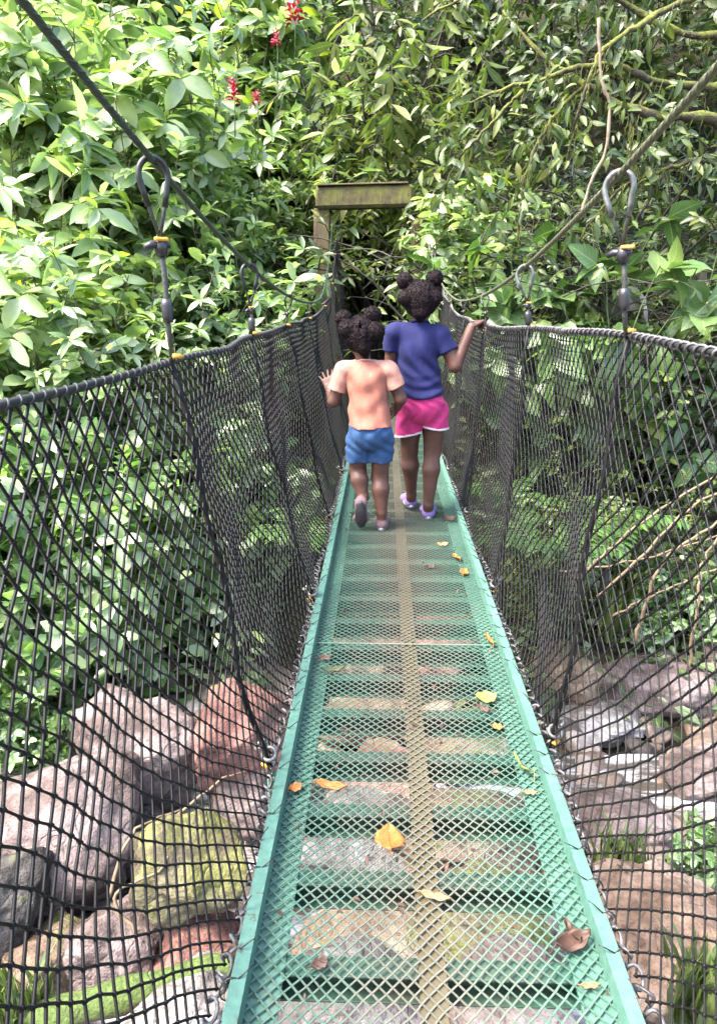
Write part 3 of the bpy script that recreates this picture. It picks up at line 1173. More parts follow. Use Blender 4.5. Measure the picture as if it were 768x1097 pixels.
G_SH = 'long-leaved shrubs left of the bridge'
shrub = [plant_proto('broadleaf_shrub', grow(40 + k, 2.9, .95, 19, 15, (.42, .5, .4)[k], 8, (.22, .21, .155)[k], (.36, .46, .34)[k], ('lance', 'oval', 'lance')[k], (.22, .5, .3)[k], 1.0, (4, 2, 5)[k]), M_STEM, ML_PALE_LIT, '', 'shrub', G_SH) for k in range(3)]
herb = [plant_proto('oval_leaf_shrub', grow(50 + k, 1.7, .7, 14, 11, .30, 6, .155, .52, 'oval', .2, 1.0, 4), M_STEMG, ML_OVAL, '', 'shrub', 'oval-leaved bushes behind the left net') for k in range(2)]
dark = [plant_proto('understory_bush', grow(60 + k, 2.6, 1.0, 12, 11, .42, 6, .125, .42, 'oval', .3, 1.0, 4), M_BARKD, ML_SHADED, '', 'bush', 'dark understory bushes') for k in range(2)]
thick = [plant_proto('twiggy_thicket', grow(70 + k, 3.6, 2.0, 20, 8, .6, 3, .12, .34, 'lance', .3, 1.1, 3, .4, thick=.022, arch=.35), M_BARKD, ML_MID, '', 'thicket', 'twiggy thickets right of the bridge') for k in range(2)]
droop = [plant_proto('drooping_tree', grow(80 + k, 4.6, 1.9, 12, 17, .70, 7, .27, .27, 'lance', .95, 1.1, 4, .55, thick=.028, arch=.12), M_BARKD, ML_YEL, '', 'tree', 'drooping yellow-green trees') for k in range(2)]
broad = [plant_proto('broad_leaf_plant', grow(90 + k, 1.9, .75, 9, 6, .34, 4, .23, .50, 'heart', .3, 1.0, 4, fold=.12, curl=.3), M_STEMG, ML_BRIGHT, '', 'plant', 'broad-leaved plants right of the bridge') for k in range(2)]
midb = [plant_proto('mid_green_bush', grow(95 + k, 2.4, 1.0, 12, 10, .42, 6, .14, .38, 'lance', .35, 1.0, 4), M_BARKD, ML_MID, '', 'bush', 'mid-green bushes on the right bank') for k in range(2)]

# left: oval-leaved row just beyond the boulders
for k, (x, y, s, lab) in enumerate((
        (-3.35, 4.55, 1.05, 'oval-leaved pale green bush at the far left, behind the largest boulder'),
        (-2.55, 4.75, 1.1, 'oval-leaved green bush seen through the left net near the picture edge'),
        (-1.95, 4.7, 1.0, 'oval-leaved green bush in the middle of the left net'),
        (-1.45, 5.15, .95, 'oval-leaved green bush above the reddish boulder'),
        (-1.15, 6.0, .9, 'oval-leaved bush low beside the far half of the left net'),
        (-2.9, 5.4, 1.25, 'tall oval-leaved bush behind the far left bush'))):
    place(herb[k % 2], x, y, k * 1.3, s, lab)
for k, (x, y, s, lab) in enumerate((
        (-3.9, 5.7, 1.0, 'long-leaved shrub at the left picture edge, above the net'),
        (-2.75, 6.0, 1.05, 'long-leaved pale shrub behind the nearest left hanger'),
        (-1.95, 6.2, .95, 'long-leaved pale shrub rising left of the second left hanger'),
        (-1.5, 7.3, .92, 'long-leaved shrub leaning against the left timber post'),
        (.72, 8.5, .80, 'slender leafy shrub hiding the right end of the timber beam'),
        (-4.6, 7.4, 1.3, 'tall long-leaved shrub high at the top left corner'),
        (-3.4, 7.6, 1.35, 'tall long-leaved shrub behind the upper left main cable'),
        (-2.4, 8.0, 1.3, 'tall long-leaved shrub with bright tips behind the row of pale shrubs'),
        (-1.75, 8.9, 1.2, 'long-leaved shrub behind the left timber post'),
        (-5.6, 9.0, 1.5, 'huge pale shrub farthest to the left on the slope'),
        (-4.2, 9.6, 1.5, 'huge pale shrub on the slope at upper left'),
        (-2.9, 10.0, 1.5, 'huge pale shrub on the slope behind the red flowers'),
        (-1.9, 10.9, 1.45, 'pale shrub on the slope left of the drooping tree'),
        (-6.4, 11.5, 1.6, 'huge pale shrub on the upper slope at the far left'),
        (-4.9, 12.2, 1.6, 'huge pale shrub on the upper slope, behind the corner shrubs'),
        (-3.3, 12.6, 1.6, 'huge pale shrub on the upper slope above the red flowers'))):
    place(shrub[k % 3], x, y, k * 1.1, s, lab)
# centre: wood behind the timber frame, its shade put into the leaf colour
for k, (x, y, s, lab) in enumerate((
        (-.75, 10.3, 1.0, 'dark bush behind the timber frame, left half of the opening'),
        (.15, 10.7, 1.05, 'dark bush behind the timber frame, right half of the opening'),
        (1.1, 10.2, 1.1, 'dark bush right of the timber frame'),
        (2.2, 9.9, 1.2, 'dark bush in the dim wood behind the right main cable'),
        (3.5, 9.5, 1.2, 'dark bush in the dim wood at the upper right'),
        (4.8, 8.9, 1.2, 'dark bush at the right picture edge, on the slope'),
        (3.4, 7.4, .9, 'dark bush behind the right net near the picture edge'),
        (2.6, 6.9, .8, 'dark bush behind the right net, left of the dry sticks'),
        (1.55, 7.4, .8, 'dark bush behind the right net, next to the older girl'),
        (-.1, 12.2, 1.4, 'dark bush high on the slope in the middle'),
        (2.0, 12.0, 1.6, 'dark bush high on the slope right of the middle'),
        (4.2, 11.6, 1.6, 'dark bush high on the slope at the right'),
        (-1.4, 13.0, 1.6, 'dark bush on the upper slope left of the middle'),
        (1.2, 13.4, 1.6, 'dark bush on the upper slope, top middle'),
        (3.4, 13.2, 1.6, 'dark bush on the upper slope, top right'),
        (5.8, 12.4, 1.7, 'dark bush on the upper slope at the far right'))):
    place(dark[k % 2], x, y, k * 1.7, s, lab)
for k, (x, y, s, lab) in enumerate((
        (1.35, 8.3, .95, 'twiggy thicket of dark arching stems right of the timber frame'),
        (2.3, 8.2, 1.05, 'twiggy thicket of arching stems behind the nearest right hanger'),
        (3.5, 8.4, 1.05, 'twiggy thicket at the upper right below the mossy limb'),
        (.75, 9.4, 1.1, 'twiggy thicket just behind the right timber post'))):
    place(thick[k % 2], x, y, k * 2.1 + .4, s, lab)
bare = plant_proto('bare_stem_thicket', grow(130, 3.4, 2.1, 26, 4, .7, 3, .13, .34, 'lance', .35, 1.15, 2, .5, thick=.015, arch=.42), M_BARKD, ML_MID, '', 'thicket', 'twiggy thickets right of the bridge')
for k, (x, y, s, lab) in enumerate((
        (1.15, 7.5, .92, 'thicket of thin bare arching stems behind the girl in blue'),
        (2.0, 7.5, 1.0, 'thicket of thin bare arching stems behind the pale liana'),
        (2.9, 7.3, .95, 'thicket of thin bare arching stems right of the nearest right hanger'))):
    place(bare, x, y, k * 2.2, s, lab)
for k, (x, y, s, lab) in enumerate((
        (-.35, 10.3, 1.05, 'drooping yellow-green tree above the timber frame'),
        (.05, 9.9, .78, 'drooping yellow-green tree at the top, right of the middle'))):
    place(droop[k % 2], x, y, k * 2.1 + .4, s, lab)
for k, (x, y, s, lab) in enumerate((
        (1.5, 6.9, 1.35, 'broad-leaved bright plant behind the girl in blue'),
        (2.05, 6.7, 1.35, 'broad-leaved bright plant below the second right hanger'))):
    place(broad[k % 2], x, y, k * 2.0, s, lab)
for k, (x, y, s, lab) in enumerate((
        (1.25, 5.3, .62, 'mid-green bush behind the right net beside the rail'),
        (2.0, 5.6, .6, 'mid-green bush behind the right net under the dark bushes'),
        (2.7, 8.6, 1.1, 'mid-green bush behind the thicket at the right'),
        (4.2, 7.9, 1.1, 'mid-green bush at the far right edge'),
        (3.2, 5.4, .6, 'mid-green bush at the right edge above the pink rock'))):
    place(midb[k % 2], x, y, k * 1.9, s, lab)


def make_undergrowth():
    rg = np.random.default_rng(5)
    n = 42000
    x, y = rg.uniform(-10, 10, n), 4.6 + 12 * rg.random(n) ** 1.2
    k = ~((np.abs(x + .2) < .75) & (y < 10.2))
    x, y = x[k], y[k]
    z = ground(x, y) + rg.random(len(x)) ** 1.5 * (.35 + .10 * np.maximum(0, y - 8) + .9 * sstep(-.8, -1.6, x))
    a = rg.uniform(0, 2 * math.pi, len(x))
    D = np.stack([np.cos(a), np.sin(a), rg.normal(.1, .3, len(x))], 1)
    N = np.stack([rg.normal(0, .35, len(x)), rg.normal(-.3, .35, len(x)), np.ones(len(x))], 1)
    Ln = rg.uniform(.07, .2, len(x))
    for m, mat in ((x < -.9, ML_OVAL), (x >= -.9, ML_SHADED)):  # lit left and shaded right, put into the leaf colours
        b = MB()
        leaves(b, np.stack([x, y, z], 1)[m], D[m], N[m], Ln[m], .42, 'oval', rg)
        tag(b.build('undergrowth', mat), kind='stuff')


make_undergrowth()

# ------------------------------------------------------------------ people: one smooth surface each, from a distance field
class Field:
    def __init__(s, lo, hi, h):
        s.lo, s.h = np.array(lo, float), h
        n = np.ceil((np.array(hi) - s.lo) / h).astype(int) + 1
        s.ax = [s.lo[i] + h * np.arange(n[i]) for i in range(3)]
        s.D = np.full(n, .5, np.float32)

    def sub(s, lo, hi):
        sl = []
        for i in range(3):
            a = max(0, int((lo[i] - s.lo[i]) / s.h))
            b_ = min(s.D.shape[i], int((hi[i] - s.lo[i]) / s.h) + 2)
            sl.append(slice(a, max(a, b_)))
        g = np.meshgrid(*[s.ax[i][sl[i]] for i in range(3)], indexing='ij', sparse=True)
        return tuple(sl), g

    def put(s, sl, d, k):
        a = s.D[sl]
        if k > 0:
            h = np.clip(.5 + .5 * (a - d) / k, 0, 1)
            s.D[sl] = a + (d - a) * h - k * h * (1 - h)
        else:
            s.D[sl] = np.minimum(a, d)

    def cone(s, a, b_, ra, rb, k=.012, flat=None):
        a, b_ = np.asarray(a, float), np.asarray(b_, float)
        pad = max(ra, rb) + k + 3 * s.h
        sl, (x, y, z) = s.sub(np.minimum(a, b_) - pad, np.maximum(a, b_) + pad)
        v = b_ - a
        t = np.clip(((x - a[0]) * v[0] + (y - a[1]) * v[1] + (z - a[2]) * v[2]) / (v @ v + 1e-12), 0, 1)
        d = np.sqrt((x - a[0] - t * v[0]) ** 2 + (y - a[1] - t * v[1]) ** 2 + (z - a[2] - t * v[2]) ** 2) - (ra + (rb - ra) * t)
        s.put(sl, d, k)

    def chain(s, pts, rs, k=.012):
        for i in range(len(pts) - 1):
            s.cone(pts[i], pts[i + 1], rs[i], rs[i + 1], k)

    def ell(s, c, r, k=.012, M=None, neg=False):
        c, r = np.asarray(c, float), np.asarray(r, float)
        pad = r.max() + k + 3 * s.h
        sl, (x, y, z) = s.sub(c - pad, c + pad)
        x, y, z = x - c[0], y - c[1], z - c[2]
        if M is not None:
            M = np.asarray(M)
            x, y, z = (M[0, 0] * x + M[1, 0] * y + M[2, 0] * z), (M[0, 1] * x + M[1, 1] * y + M[2, 1] * z), (M[0, 2] * x + M[1, 2] * y + M[2, 2] * z)
        k0 = np.sqrt((x / r[0]) ** 2 + (y / r[1]) ** 2 + (z / r[2]) ** 2)
        k1 = np.sqrt((x / r[0] ** 2) ** 2 + (y / r[1] ** 2) ** 2 + (z / r[2] ** 2) ** 2) + 1e-9
        d = k0 * (k0 - 1) / k1
        if neg:
            s.D[sl] = np.maximum(s.D[sl], -d)
        else:
            s.put(sl, d, k)

    def cut(s, n, p, round_=0.0):
        """keep the side of the plane through p that n points away from"""
        n = unit(np.asarray(n, float))
        g = np.meshgrid(*s.ax, indexing='ij', sparse=True)
        s.D = np.maximum(s.D, sum(n[i] * (g[i] - p[i]) for i in range(3))).astype(np.float32)

    def warp(s, fn):
        g = np.meshgrid(*s.ax, indexing='ij', sparse=True)
        s.D = (s.D + fn(*g)).astype(np.float32)

    def mesh(s, smooth=1):
        D, h = s.D, s.h
        D[0], D[-1], D[:, 0], D[:, -1], D[:, :, 0], D[:, :, -1] = .5, .5, .5, .5, .5, .5
        n = np.array(D.shape) - 1
        cnt = np.zeros(n, np.int8)
        for c in range(8):
            i, j, k = c & 1, c >> 1 & 1, c >> 2 & 1
            cnt += (D[i:i + n[0], j:j + n[1], k:k + n[2]] < 0)
        idx = np.argwhere((cnt > 0) & (cnt < 8))
        pos, num = np.zeros((len(idx), 3)), np.zeros(len(idx))
        for ax_ in range(3):
            for p in (0, 1):
                for q in (0, 1):
                    o0 = np.zeros(3, int)
                    o0[(ax_ + 1) % 3], o0[(ax_ + 2) % 3] = p, q
                    o1 = o0.copy()
                    o1[ax_] = 1
                    a, b_ = D[tuple((idx + o0).T)], D[tuple((idx + o1).T)]
                    m = (a < 0) != (b_ < 0)
                    t = np.where(m, a / np.where(m, a - b_, 1), 0)
                    pos += m[:, None] * (o0 + (o1 - o0) * t[:, None])
                    num += m
        V = s.lo + h * (idx + pos / num[:, None])
        ids = np.full(n, -1, np.int64)
        ids[tuple(idx.T)] = np.arange(len(idx))
        Q = []
        for ax_ in range(3):
            b1, b2 = (ax_ + 1) % 3, (ax_ + 2) % 3
            A0 = np.take(D, range(D.shape[ax_] - 1), ax_) < 0
            A1 = np.take(D, range(1, D.shape[ax_]), ax_) < 0
            e = np.argwhere(A0 != A1)
            e = e[(e[:, b1] > 0) & (e[:, b2] > 0) & (e[:, b1] < n[b1]) & (e[:, b2] < n[b2])]
            sgn = A0[tuple(e.T)]
            u1, u2 = np.zeros(3, int), np.zeros(3, int)
            u1[b1], u2[b2] = 1, 1
            q = np.stack([ids[tuple((e - u1 - u2).T)], ids[tuple((e - u2).T)], ids[tuple(e.T)], ids[tuple((e - u1).T)]], 1)
            q[~sgn] = q[~sgn][:, ::-1]
            Q.append(q)
        Q = np.concatenate(Q)
        for _ in range(smooth):
            acc, c = np.zeros_like(V), np.zeros(len(V))
            for i in range(4):
                for j in (1, 3):
                    np.add.at(acc, Q[:, i], V[Q[:, (i + j) % 4]])
                    np.add.at(c, Q[:, i], 1)
            V = V * .5 + .5 * acc / c[:, None]
        return V, Q


def emit(F, name, mat, root, loc, smooth=1):
    V, Q = F.mesh(smooth)
    b = MB()
    b.add(V, Q)
    return b.build(name, mat, root, True, loc)


def mat_cloth(name, col, rough=.8, weave=900, var=.12):
    g = NT(name)
    co = g.coord()
    f = g.noise(co, 30, 4)
    g.set(g.ramp(f, [(.3, tuple(c * (1 - var) for c in col)), (.7, tuple(c * (1 + var) for c in col))]), rough, 0, .25)
    mp = g.n('ShaderNodeMapping')
    mp.inputs['Scale'].default_value = (1.0, 1.0, .45)
    g.l(co, mp.inputs['Vector'])
    crease = g.noise(mp.outputs[0], 22, 3, .5)
    g.bump(g.math('ADD', g.math('MULTIPLY', crease, 1.0), g.math('MULTIPLY', g.noise(co, weave, 2), .05)), .55, .012)
    g.p.inputs['Sheen Weight'].default_value = .03
    return g.m


def mat_skin():
    g = NT('brown_skin')
    f = g.noise(g.coord(), 18, 4)
    g.set(g.ramp(f, [(.3, (.054, .022, .015)), (.7, (.082, .035, .0245))]), .58, 0, .4)
    g.p.inputs['Subsurface Weight'].default_value = .12
    g.p.inputs['Subsurface Radius'].default_value = (.01, .004, .002)
    g.bump(g.noise(g.coord(), 160, 3), .08, .002)
    return g.m


M_SKIN = mat_skin()
M_HAIR = mat_simple('dark_brown_curly_hair', (.0075, .0042, .0050), .8, 0, 90, .9, .0, .12)
M_BLUE = mat_cloth('royal_blue_cotton', (.0042, .0062, .050))
M_PINK = mat_cloth('hot_pink_jersey', (.38, .026, .125))
M_WHITE = mat_cloth('white_piping', (0.429, 0.4056, 0.4212))
M_PEACH = mat_cloth('peach_cotton', (.255, .095, .066))
M_PEACHL = mat_cloth('light_peach_cotton', (.30, .145, .112))
M_BLUE2 = mat_cloth('mid_blue_jersey', (.020, .055, .135))
M_LILAC = mat_cloth('lilac_strap', (0.156, 0.1092, 0.2652))
M_SOLEW = mat_simple('off_white_sole', (0.2808, 0.2574, 0.2808), .6, 0, 50, .15)
M_SOLED = mat_simple('dark_rubber_sole', (.025, .02, .025), .6, 0, 50, .3)
M_PINKST = mat_cloth('dusty_pink_strap', (.12, .075, .085))


def curls(F, amp, f):
    def fn(x, y, z):
        return amp * (np.sin(f * x + 2.2 * np.sin(f * .8 * z)) * np.sin(f * y + 1.7 * np.sin(f * .7 * x)) * np.sin(f * z + 2 * np.sin(f * .9 * y)) + .5 * np.sin(2.3 * f * x + 1) * np.sin(2.1 * f * z) * np.sin(2.2 * f * y))
    F.warp(fn)


def frizz(hair, seed, n, loc):
    """short loose curls standing off the hair"""
    rg = np.random.default_rng(seed)
    me = hair.data
    vs = rg.integers(0, len(me.vertices), n)
    t = np.linspace(0, 1, 7)
    P = []
    for i in vs:
        v, nr = np.array(me.vertices[i].co), np.array(me.vertices[i].normal)
        a = unit(np.cross(nr, rg.normal(size=3)))
        b_ = np.cross(nr, a)
        L, r = rg.uniform(.002, .007), rg.uniform(.0015, .0032)
        ph, tw = rg.uniform(0, 6.28), rg.uniform(5, 11)
        lean = rg.normal(0, .35, 2)
        P.append(v - nr * .002 + nr * (L * t)[:, None] + (a * lean[0] + b_ * lean[1]) * (L * t)[:, None]
                 + a * (r * np.cos(tw * t + ph))[:, None] + b_ * (r * np.sin(tw * t + ph))[:, None])
    b = MB()
    b.tubes(np.array(P), .0009, 3)
    o = b.build('curls', M_HAIR, hair, True)
    o['kind'] = 'stuff'


def bounds(pts, pad):
    P = np.array(pts)
    return P.min(0) - pad, P.max(0) + pad


def foot_body(F, heel, ang, ln, toe_drop=0.0, k=.008):
    """bare foot: ankle-heel ball, instep, toes; ang is the heading"""
    d = np.array([math.sin(ang), math.cos(ang), 0])
    s = np.array([d[1], -d[0], 0])
    F.chain([heel, heel + d * ln * .45 + np.array([0, 0, -.004]), heel + d * ln * .78 + np.array([0, 0, -.010])], [ln * .17, ln * .16, ln * .14], k)
    F.cone(heel + d * ln * .6 + s * ln * .12 + np.array([0, 0, -.008]), heel + d * ln * .6 - s * ln * .12 + np.array([0, 0, -.008]), ln * .12, ln * .12, k)


def face(F, c, R_, fwd, up):
    """nose, brow, cheeks, lips, ears on a head of radius R_ that looks along fwd"""
    sd_ = np.cross(fwd, up)
    F.ell(c + fwd * R_ * 1.0 - up * R_ * .18, (R_ * .13,) * 3, .01)                     # nose
    F.cone(c + fwd * R_ * .95 + up * R_ * .12, c + fwd * R_ * 1.02 - up * R_ * .15, R_ * .07, R_ * .11, .01)
    for q in (-1, 1):
        F.ell(c + fwd * R_ * .74 + sd_ * q * R_ * .42 - up * R_ * .32, (R_ * .32,) * 3, .02)   # cheek
        F.ell(c + sd_ * q * R_ * .93 - up * R_ * .12, np.array([.13, .2, .3]) * R_, .006)      # ear
    F.ell(c + fwd * R_ * .93 - up * R_ * .52, np.array([.26, .13, .09]) * R_, .008)             # lips
    F.ell(c + fwd * R_ * .72 - up * R_ * .74, np.array([.36, .3, .24]) * R_, .03)               # chin


def eyes(root, c, R_, fwd, up, loc):
    sd_ = np.cross(fwd, up)
    b = MB()
    V, T = ico(2)
    for q in (-1, 1):
        b.add(V * R_ * .115 + c + fwd * R_ * .90 + sd_ * q * R_ * .34 + up * R_ * .02, T=T)
    b.build('eyes', mat_simple('eye_white', (.6, .58, .55), .2, 0, 20, .05), root, True, loc)
    b = MB()
    for q in (-1, 1):
        b.add(V * R_ * .062 + c + fwd * R_ * .968 + sd_ * q * R_ * .34 + up * R_ * .02, T=T)
    b.build('irises', mat_simple('dark_iris', (.02, .01, .008), .15, 0, 20, .1), root, True, loc)


def sandal(root, loc, heel, ang, ln, upper, sole, name='sandal', pitch=0.0):
    """sole, heel counter, ankle and toe straps; pitch raises the heel about the toe"""
    d = np.array([math.sin(ang), math.cos(ang), 0])
    s = np.array([d[1], -d[0], 0])
    up = np.array([0, 0, 1.0])
    toe = heel + d * ln * .85
    cp, sp = math.cos(pitch), math.sin(pitch)

    def tf(V):
        V = np.asarray(V, float)
        r = V - toe
        a, h = r @ d, r @ up
        return V + np.outer(a * cp + h * sp - a, d) + np.outer(-a * sp + h * cp - h, up)
    b = MB()
    n = 26
    th = np.linspace(0, 2 * math.pi, n, endpoint=False)
    L = heel + d * ln * .36
    wdt = ln * .19
    ring = [L + d * (math.cos(q) * ln * .56) + s * (math.sin(q) * wdt * (1.0 + .16 * math.cos(q))) for q in th]
    rings = []
    for z, k in ((-.030, .96), (-.026, 1.0), (-.016, 1.02), (-.012, .98)):
        rings += [L + (p - L) * k + up * z for p in ring]
    V = tf(np.array(rings))
    i = np.arange(3)[:, None] * n
    j = np.arange(n)[None]
    b.add(V, np.stack([i + j, i + (j + 1) % n, i + n + (j + 1) % n, i + n + j], -1).reshape(-1, 4), L=[list(range(n))[::-1], list(range(3 * n, 4 * n))])
    sh = b.build(name, sole, root, True, loc)
    F = Field(*bounds([heel, toe], .09), .0032)
    F.chain([heel, heel + d * ln * .45 - up * .004, heel + d * ln * .78 - up * .010], [ln * .17 + .005, ln * .16 + .005, ln * .14 + .004], .008)
    F.cone(heel + d * ln * .6 + s * ln * .12 - up * .008, heel + d * ln * .6 - s * ln * .12 - up * .008, ln * .12 + .005, ln * .12 + .005, .008)
    F.cone(heel, heel + up * .03, ln * .165 + .004, ln * .15 + .004, .008)
    F.cut(-up, heel - up * .022)
    F.cut(up, heel + up * .026)
    # openings between the straps
    F.ell(heel + d * ln * .86 + up * .005, (ln * .16, ln * .16, .05), neg=True)
    for q in (-1, 1):
        F.ell(heel + d * ln * .22 + s * q * ln * .2 + up * .004, (ln * .09, ln * .09, .014), neg=True)
    F.ell(heel + d * ln * .35 + up * .03, (ln * .10, ln * .12, .022), neg=True)
    V, Q = F.mesh(1)
    b = MB()
    b.add(tf(V), Q)
    b.build('straps', upper, sh, True, loc)


def hand(F, wrist, fwd, back, sd_, ln, curl, spread=.16, thumb=1):
    """palm and five fingers; fwd along the fingers, back out of the back of the hand, sd_ towards the thumb"""
    fwd, back, sd_ = unit(fwd), unit(back), unit(sd_)
    pl = ln * .5
    w_ = ln * .21
    for q in (-1, -.33, .33, 1):
        F.cone(wrist + sd_ * q * w_ * .55, wrist + fwd * pl + sd_ * q * w_, ln * .095, ln * .085, .006)
    for i, (q, L, r) in enumerate(((1.05, .44, .058), (.36, .50, .062), (-.34, .46, .058), (-1.02, .36, .052))):
        base = wrist + fwd * pl * .94 + sd_ * q * w_
        dirf = unit(fwd + sd_ * q * spread)
        p, a = base, 0.0
        pts = [p]
        for sgm, fr in enumerate((.42, .33, .25)):
            a += curl * (1.0, 1.1, .8)[sgm]
            p = p + (dirf * math.cos(a) - back * math.sin(a)) * ln * L * fr
            pts.append(p)
        F.chain(pts, [ln * r * 1.08, ln * r, ln * r * .92, ln * r * .78], .0012)
    tb = wrist + fwd * pl * .25 + sd_ * w_ * .8
    t1 = tb + unit(sd_ * .85 + fwd * .55 - back * .2 * curl) * ln * .22
    t2 = t1 + unit(sd_ * .35 + fwd * .8 - back * .7 * curl) * ln * .17
    F.chain([tb, t1, t2], [ln * .085, ln * .066, ln * .05], .003)


def girl_blue():
    Y = 3.76
    feetL, feetR = at(440, 537, 3.90), at(459, 549, 3.76)
    root_p = np.array([at(455, 555, Y)[0], Y, 0])
    root = empty('person', root_p, 0, 'older girl in a royal blue T-shirt and pink shorts, one hand on the right net', 'person', 'girls walking on the bridge')
    hd, neck = at(450.5, 323, Y), at(449.5, 346, Y)
    shL, shR = at(421.5, 357, Y), at(473, 360, Y)
    chest, waist, hips = at(448, 378, Y), at(450, 408, Y - .005), at(452, 433, Y - .02)
    hipL, hipR = at(440, 443, Y), at(465, 443, Y)
    knL, knR = at(438.5, 482, Y + .06), at(463, 483, Y + .01)
    anL, anR = at(440.5, 530, 3.87), at(458.5, 541, 3.74)
    elL, wrL = at(418.5, 391, Y + .02), at(423, 416, Y + .12)
    elR = at(487.5, 392, Y - .02)
    rope = np.array([.404, Y + .06, .992])
    wrR = rope + np.array([-.060, -.035, -.022])
    up, fwd = np.array([0, 0, 1.0]), np.array([0, 1.0, 0])
    F = Field(*bounds([hd, feetL, feetR, wrL, elL, wrR, shL], .17), .0042)
    R_ = .076
    F.ell(hd + fwd * .012, (R_ * .96, R_ * 1.13, R_ * 1.15), .01)
    face(F, hd + fwd * .02, R_ * 1.02, unit(fwd + up * -.12), up)
    F.cone(neck - up * .05, hd - up * .03, .040, .036, .02)
    F.cone(shL + np.array([.02, 0, .005]), shR - np.array([.02, 0, -.005]), .042, .042, .03)
    F.ell(chest, (.098, .074, .12), .03)
    F.ell(waist, (.096, .072, .10), .04)
    F.ell(hips, (.112, .088, .085), .03)
    for h_, kn, an, ft, a in ((hipL, knL, anL, feetL, -.10), (hipR, knR, anR, feetR, .03)):
        F.cone(h_, kn, .062, .044, .025)
        mid = kn + (an - kn) * .33 - fwd * .012
        F.chain([kn, mid, an], [.041, .044, .025], .015)
        foot_body(F, ft, a, .165)
        F.cone(an, ft, .027, .028, .01)
    F.chain([shL, elL, wrL], [.040, .031, .022], .012)
    F.chain([shR, elR, wrR], [.040, .032, .023], .012)
    # right hand over the top rope of the net
    hand(F, wrR, unit(np.array([.75, .45, .42])), unit(np.array([-.42, -.1, .9])), unit(np.array([-.5, .85, -.1])), .112, .95, .06)
    hand(F, wrL, unit(np.array([.10, .35, -.9])), unit(np.array([-1, .1, 0])), unit(np.array([.1, .9, .3])), .115, .35, .06)
    emit(F, 'body', M_SKIN, root, root_p, 1)
    eyes(root, hd + fwd * .02, R_ * 1.02, unit(fwd + up * -.12), up, root_p)
    # hair: cap, four puffs
    H = Field(*bounds([hd, hd + up * .1], .15), .0036)
    H.ell(hd + np.array([0, -.008, .012]), (R_ * 1.10, R_ * 1.20, R_ * 1.18), .01)
    H.cut(unit(np.array([0, .85, -.62])), hd + np.array([0, .035, -.035]))
    H.cut(-up, hd - up * .075)
    for px_, py_, dy, r in ((433.5, 301, .01, .040), (465.5, 298, .01, .041), (435.5, 319, -.045, .043), (464, 319, -.045, .042)):
        H.ell(at(px_, py_, Y + dy), (r, r * .95, r * .95), .008)
    H.ell(at(450, 314, Y - .03), (.050, .05, .034), .02)
    H.cone(at(450, 335, Y - .055), at(450, 341, Y - .04), .038, .02, .02)
    curls(H, .0032, 190)
    frizz(emit(H, 'hair', M_HAIR, root, root_p, 0), 9, 2600, root_p)
    # T-shirt
    T = Field(*bounds([shL, shR, hips, elL, elR, neck], .14), .004)
    T.cone(shL + np.array([.02, 0, .005]), shR - np.array([.02, 0, -.005]), .052, .052, .03)
    T.ell(chest, (.106, .088, .13), .03)
    T.ell(waist, (.106, .094, .11), .04)
    T.ell(hips + up * .01, (.120, .114, .10), .04)
    sL = shL + (elL - shL) * .50
    sR = shR + (elR - shR) * .48
    T.cone(shL, sL, .045, .046, .02)
    T.cone(shR, sR, .045, .048, .02)
    T.cone(neck - up * .045, neck - up * .012, .052, .045, .015)
    zc = at(450, 394, Y)[2]
    T.warp(lambda x, y, z: np.where((x < shL[0] + .012) & (z > zc), np.maximum(0, ((x - sL[0]) * (elL - shL)[0] + (y - sL[1]) * (elL - shL)[1] + (z - sL[2]) * (elL - shL)[2]) / np.linalg.norm(elL - shL) - .006) * np.clip((shL[0] + .012 - x) / .01, 0, 1), 0) * 3)
    # right cuff: plane limited to the sleeve side
    T.warp(lambda x, y, z: np.where((x > shR[0] - .004) & (z > zc), np.maximum(0, ((x - sR[0]) * (elR - shR)[0] + (y - sR[1]) * (elR - shR)[1] + (z - sR[2]) * (elR - shR)[2]) / np.linalg.norm(elR - shR) - .006), 0) * 3)
    hem = at(453, 424, Y)
    T.cut(np.array([.03, 0, -1]), hem)
    T.cut(np.array([0, .45, 1]), neck + up * .004)

    def folds(x, y, z):
        zz = (z - hem[2]) / .30
        low = np.clip(1 - zz * 2.4, 0, 1)
        a = .0065 * low * np.sin(120 * (z - hem[2]) + 10 * x + 3 * np.sin(18 * x))
        b_ = .007 * np.clip(1 - np.abs(zz - .62) * 2, 0, 1) * np.sin(70 * (x - shL[0]) + 9 * np.sin(9 * z) + 18 * (z - hem[2]))
        return a + b_
    T.warp(folds)
    so = emit(T, 'shirt', M_BLUE, root, root_p, 1)
    th = np.linspace(0, 2 * math.pi, 40)
    b = MB()
    b.tube(neck + np.stack([.046 * np.cos(th), .046 * np.sin(th), -.004 - .020 * np.sin(th)], -1), .0055, 6, False)
    b.build('collar', M_BLUE, so, True, root_p)
    # shorts
    def shorts(grow_):
        P = Field(*bounds([hips, knL, knR, hipR + np.array([.05, 0, 0])], .13), .004)
        P.ell(hips, (.114 + grow_, .104 + grow_, .10), .02)
        for h_, kn in ((hipL, knL), (hipR, knR)):
            e = h_ + (kn - h_) * .62
            P.cone(h_ + up * .01, e, .072 + grow_, .075 + grow_, .012)
        P.cut(up, hips + up * .075)
        return P
    hemL, hemR = at(436, 467, Y), at(464, 459, Y)
    mx = (hipL[0] + hipR[0]) / 2

    def cuthem(x, y, z, lo=0.0):
        hz = np.where(x < mx, hemL[2] + .25 * (x - hemL[0]), hemR[2] - .14 * (x - hemR[0]) + 1.2 * (x - hemR[0]) ** 2)
        return hz + lo - z
    P = shorts(0)
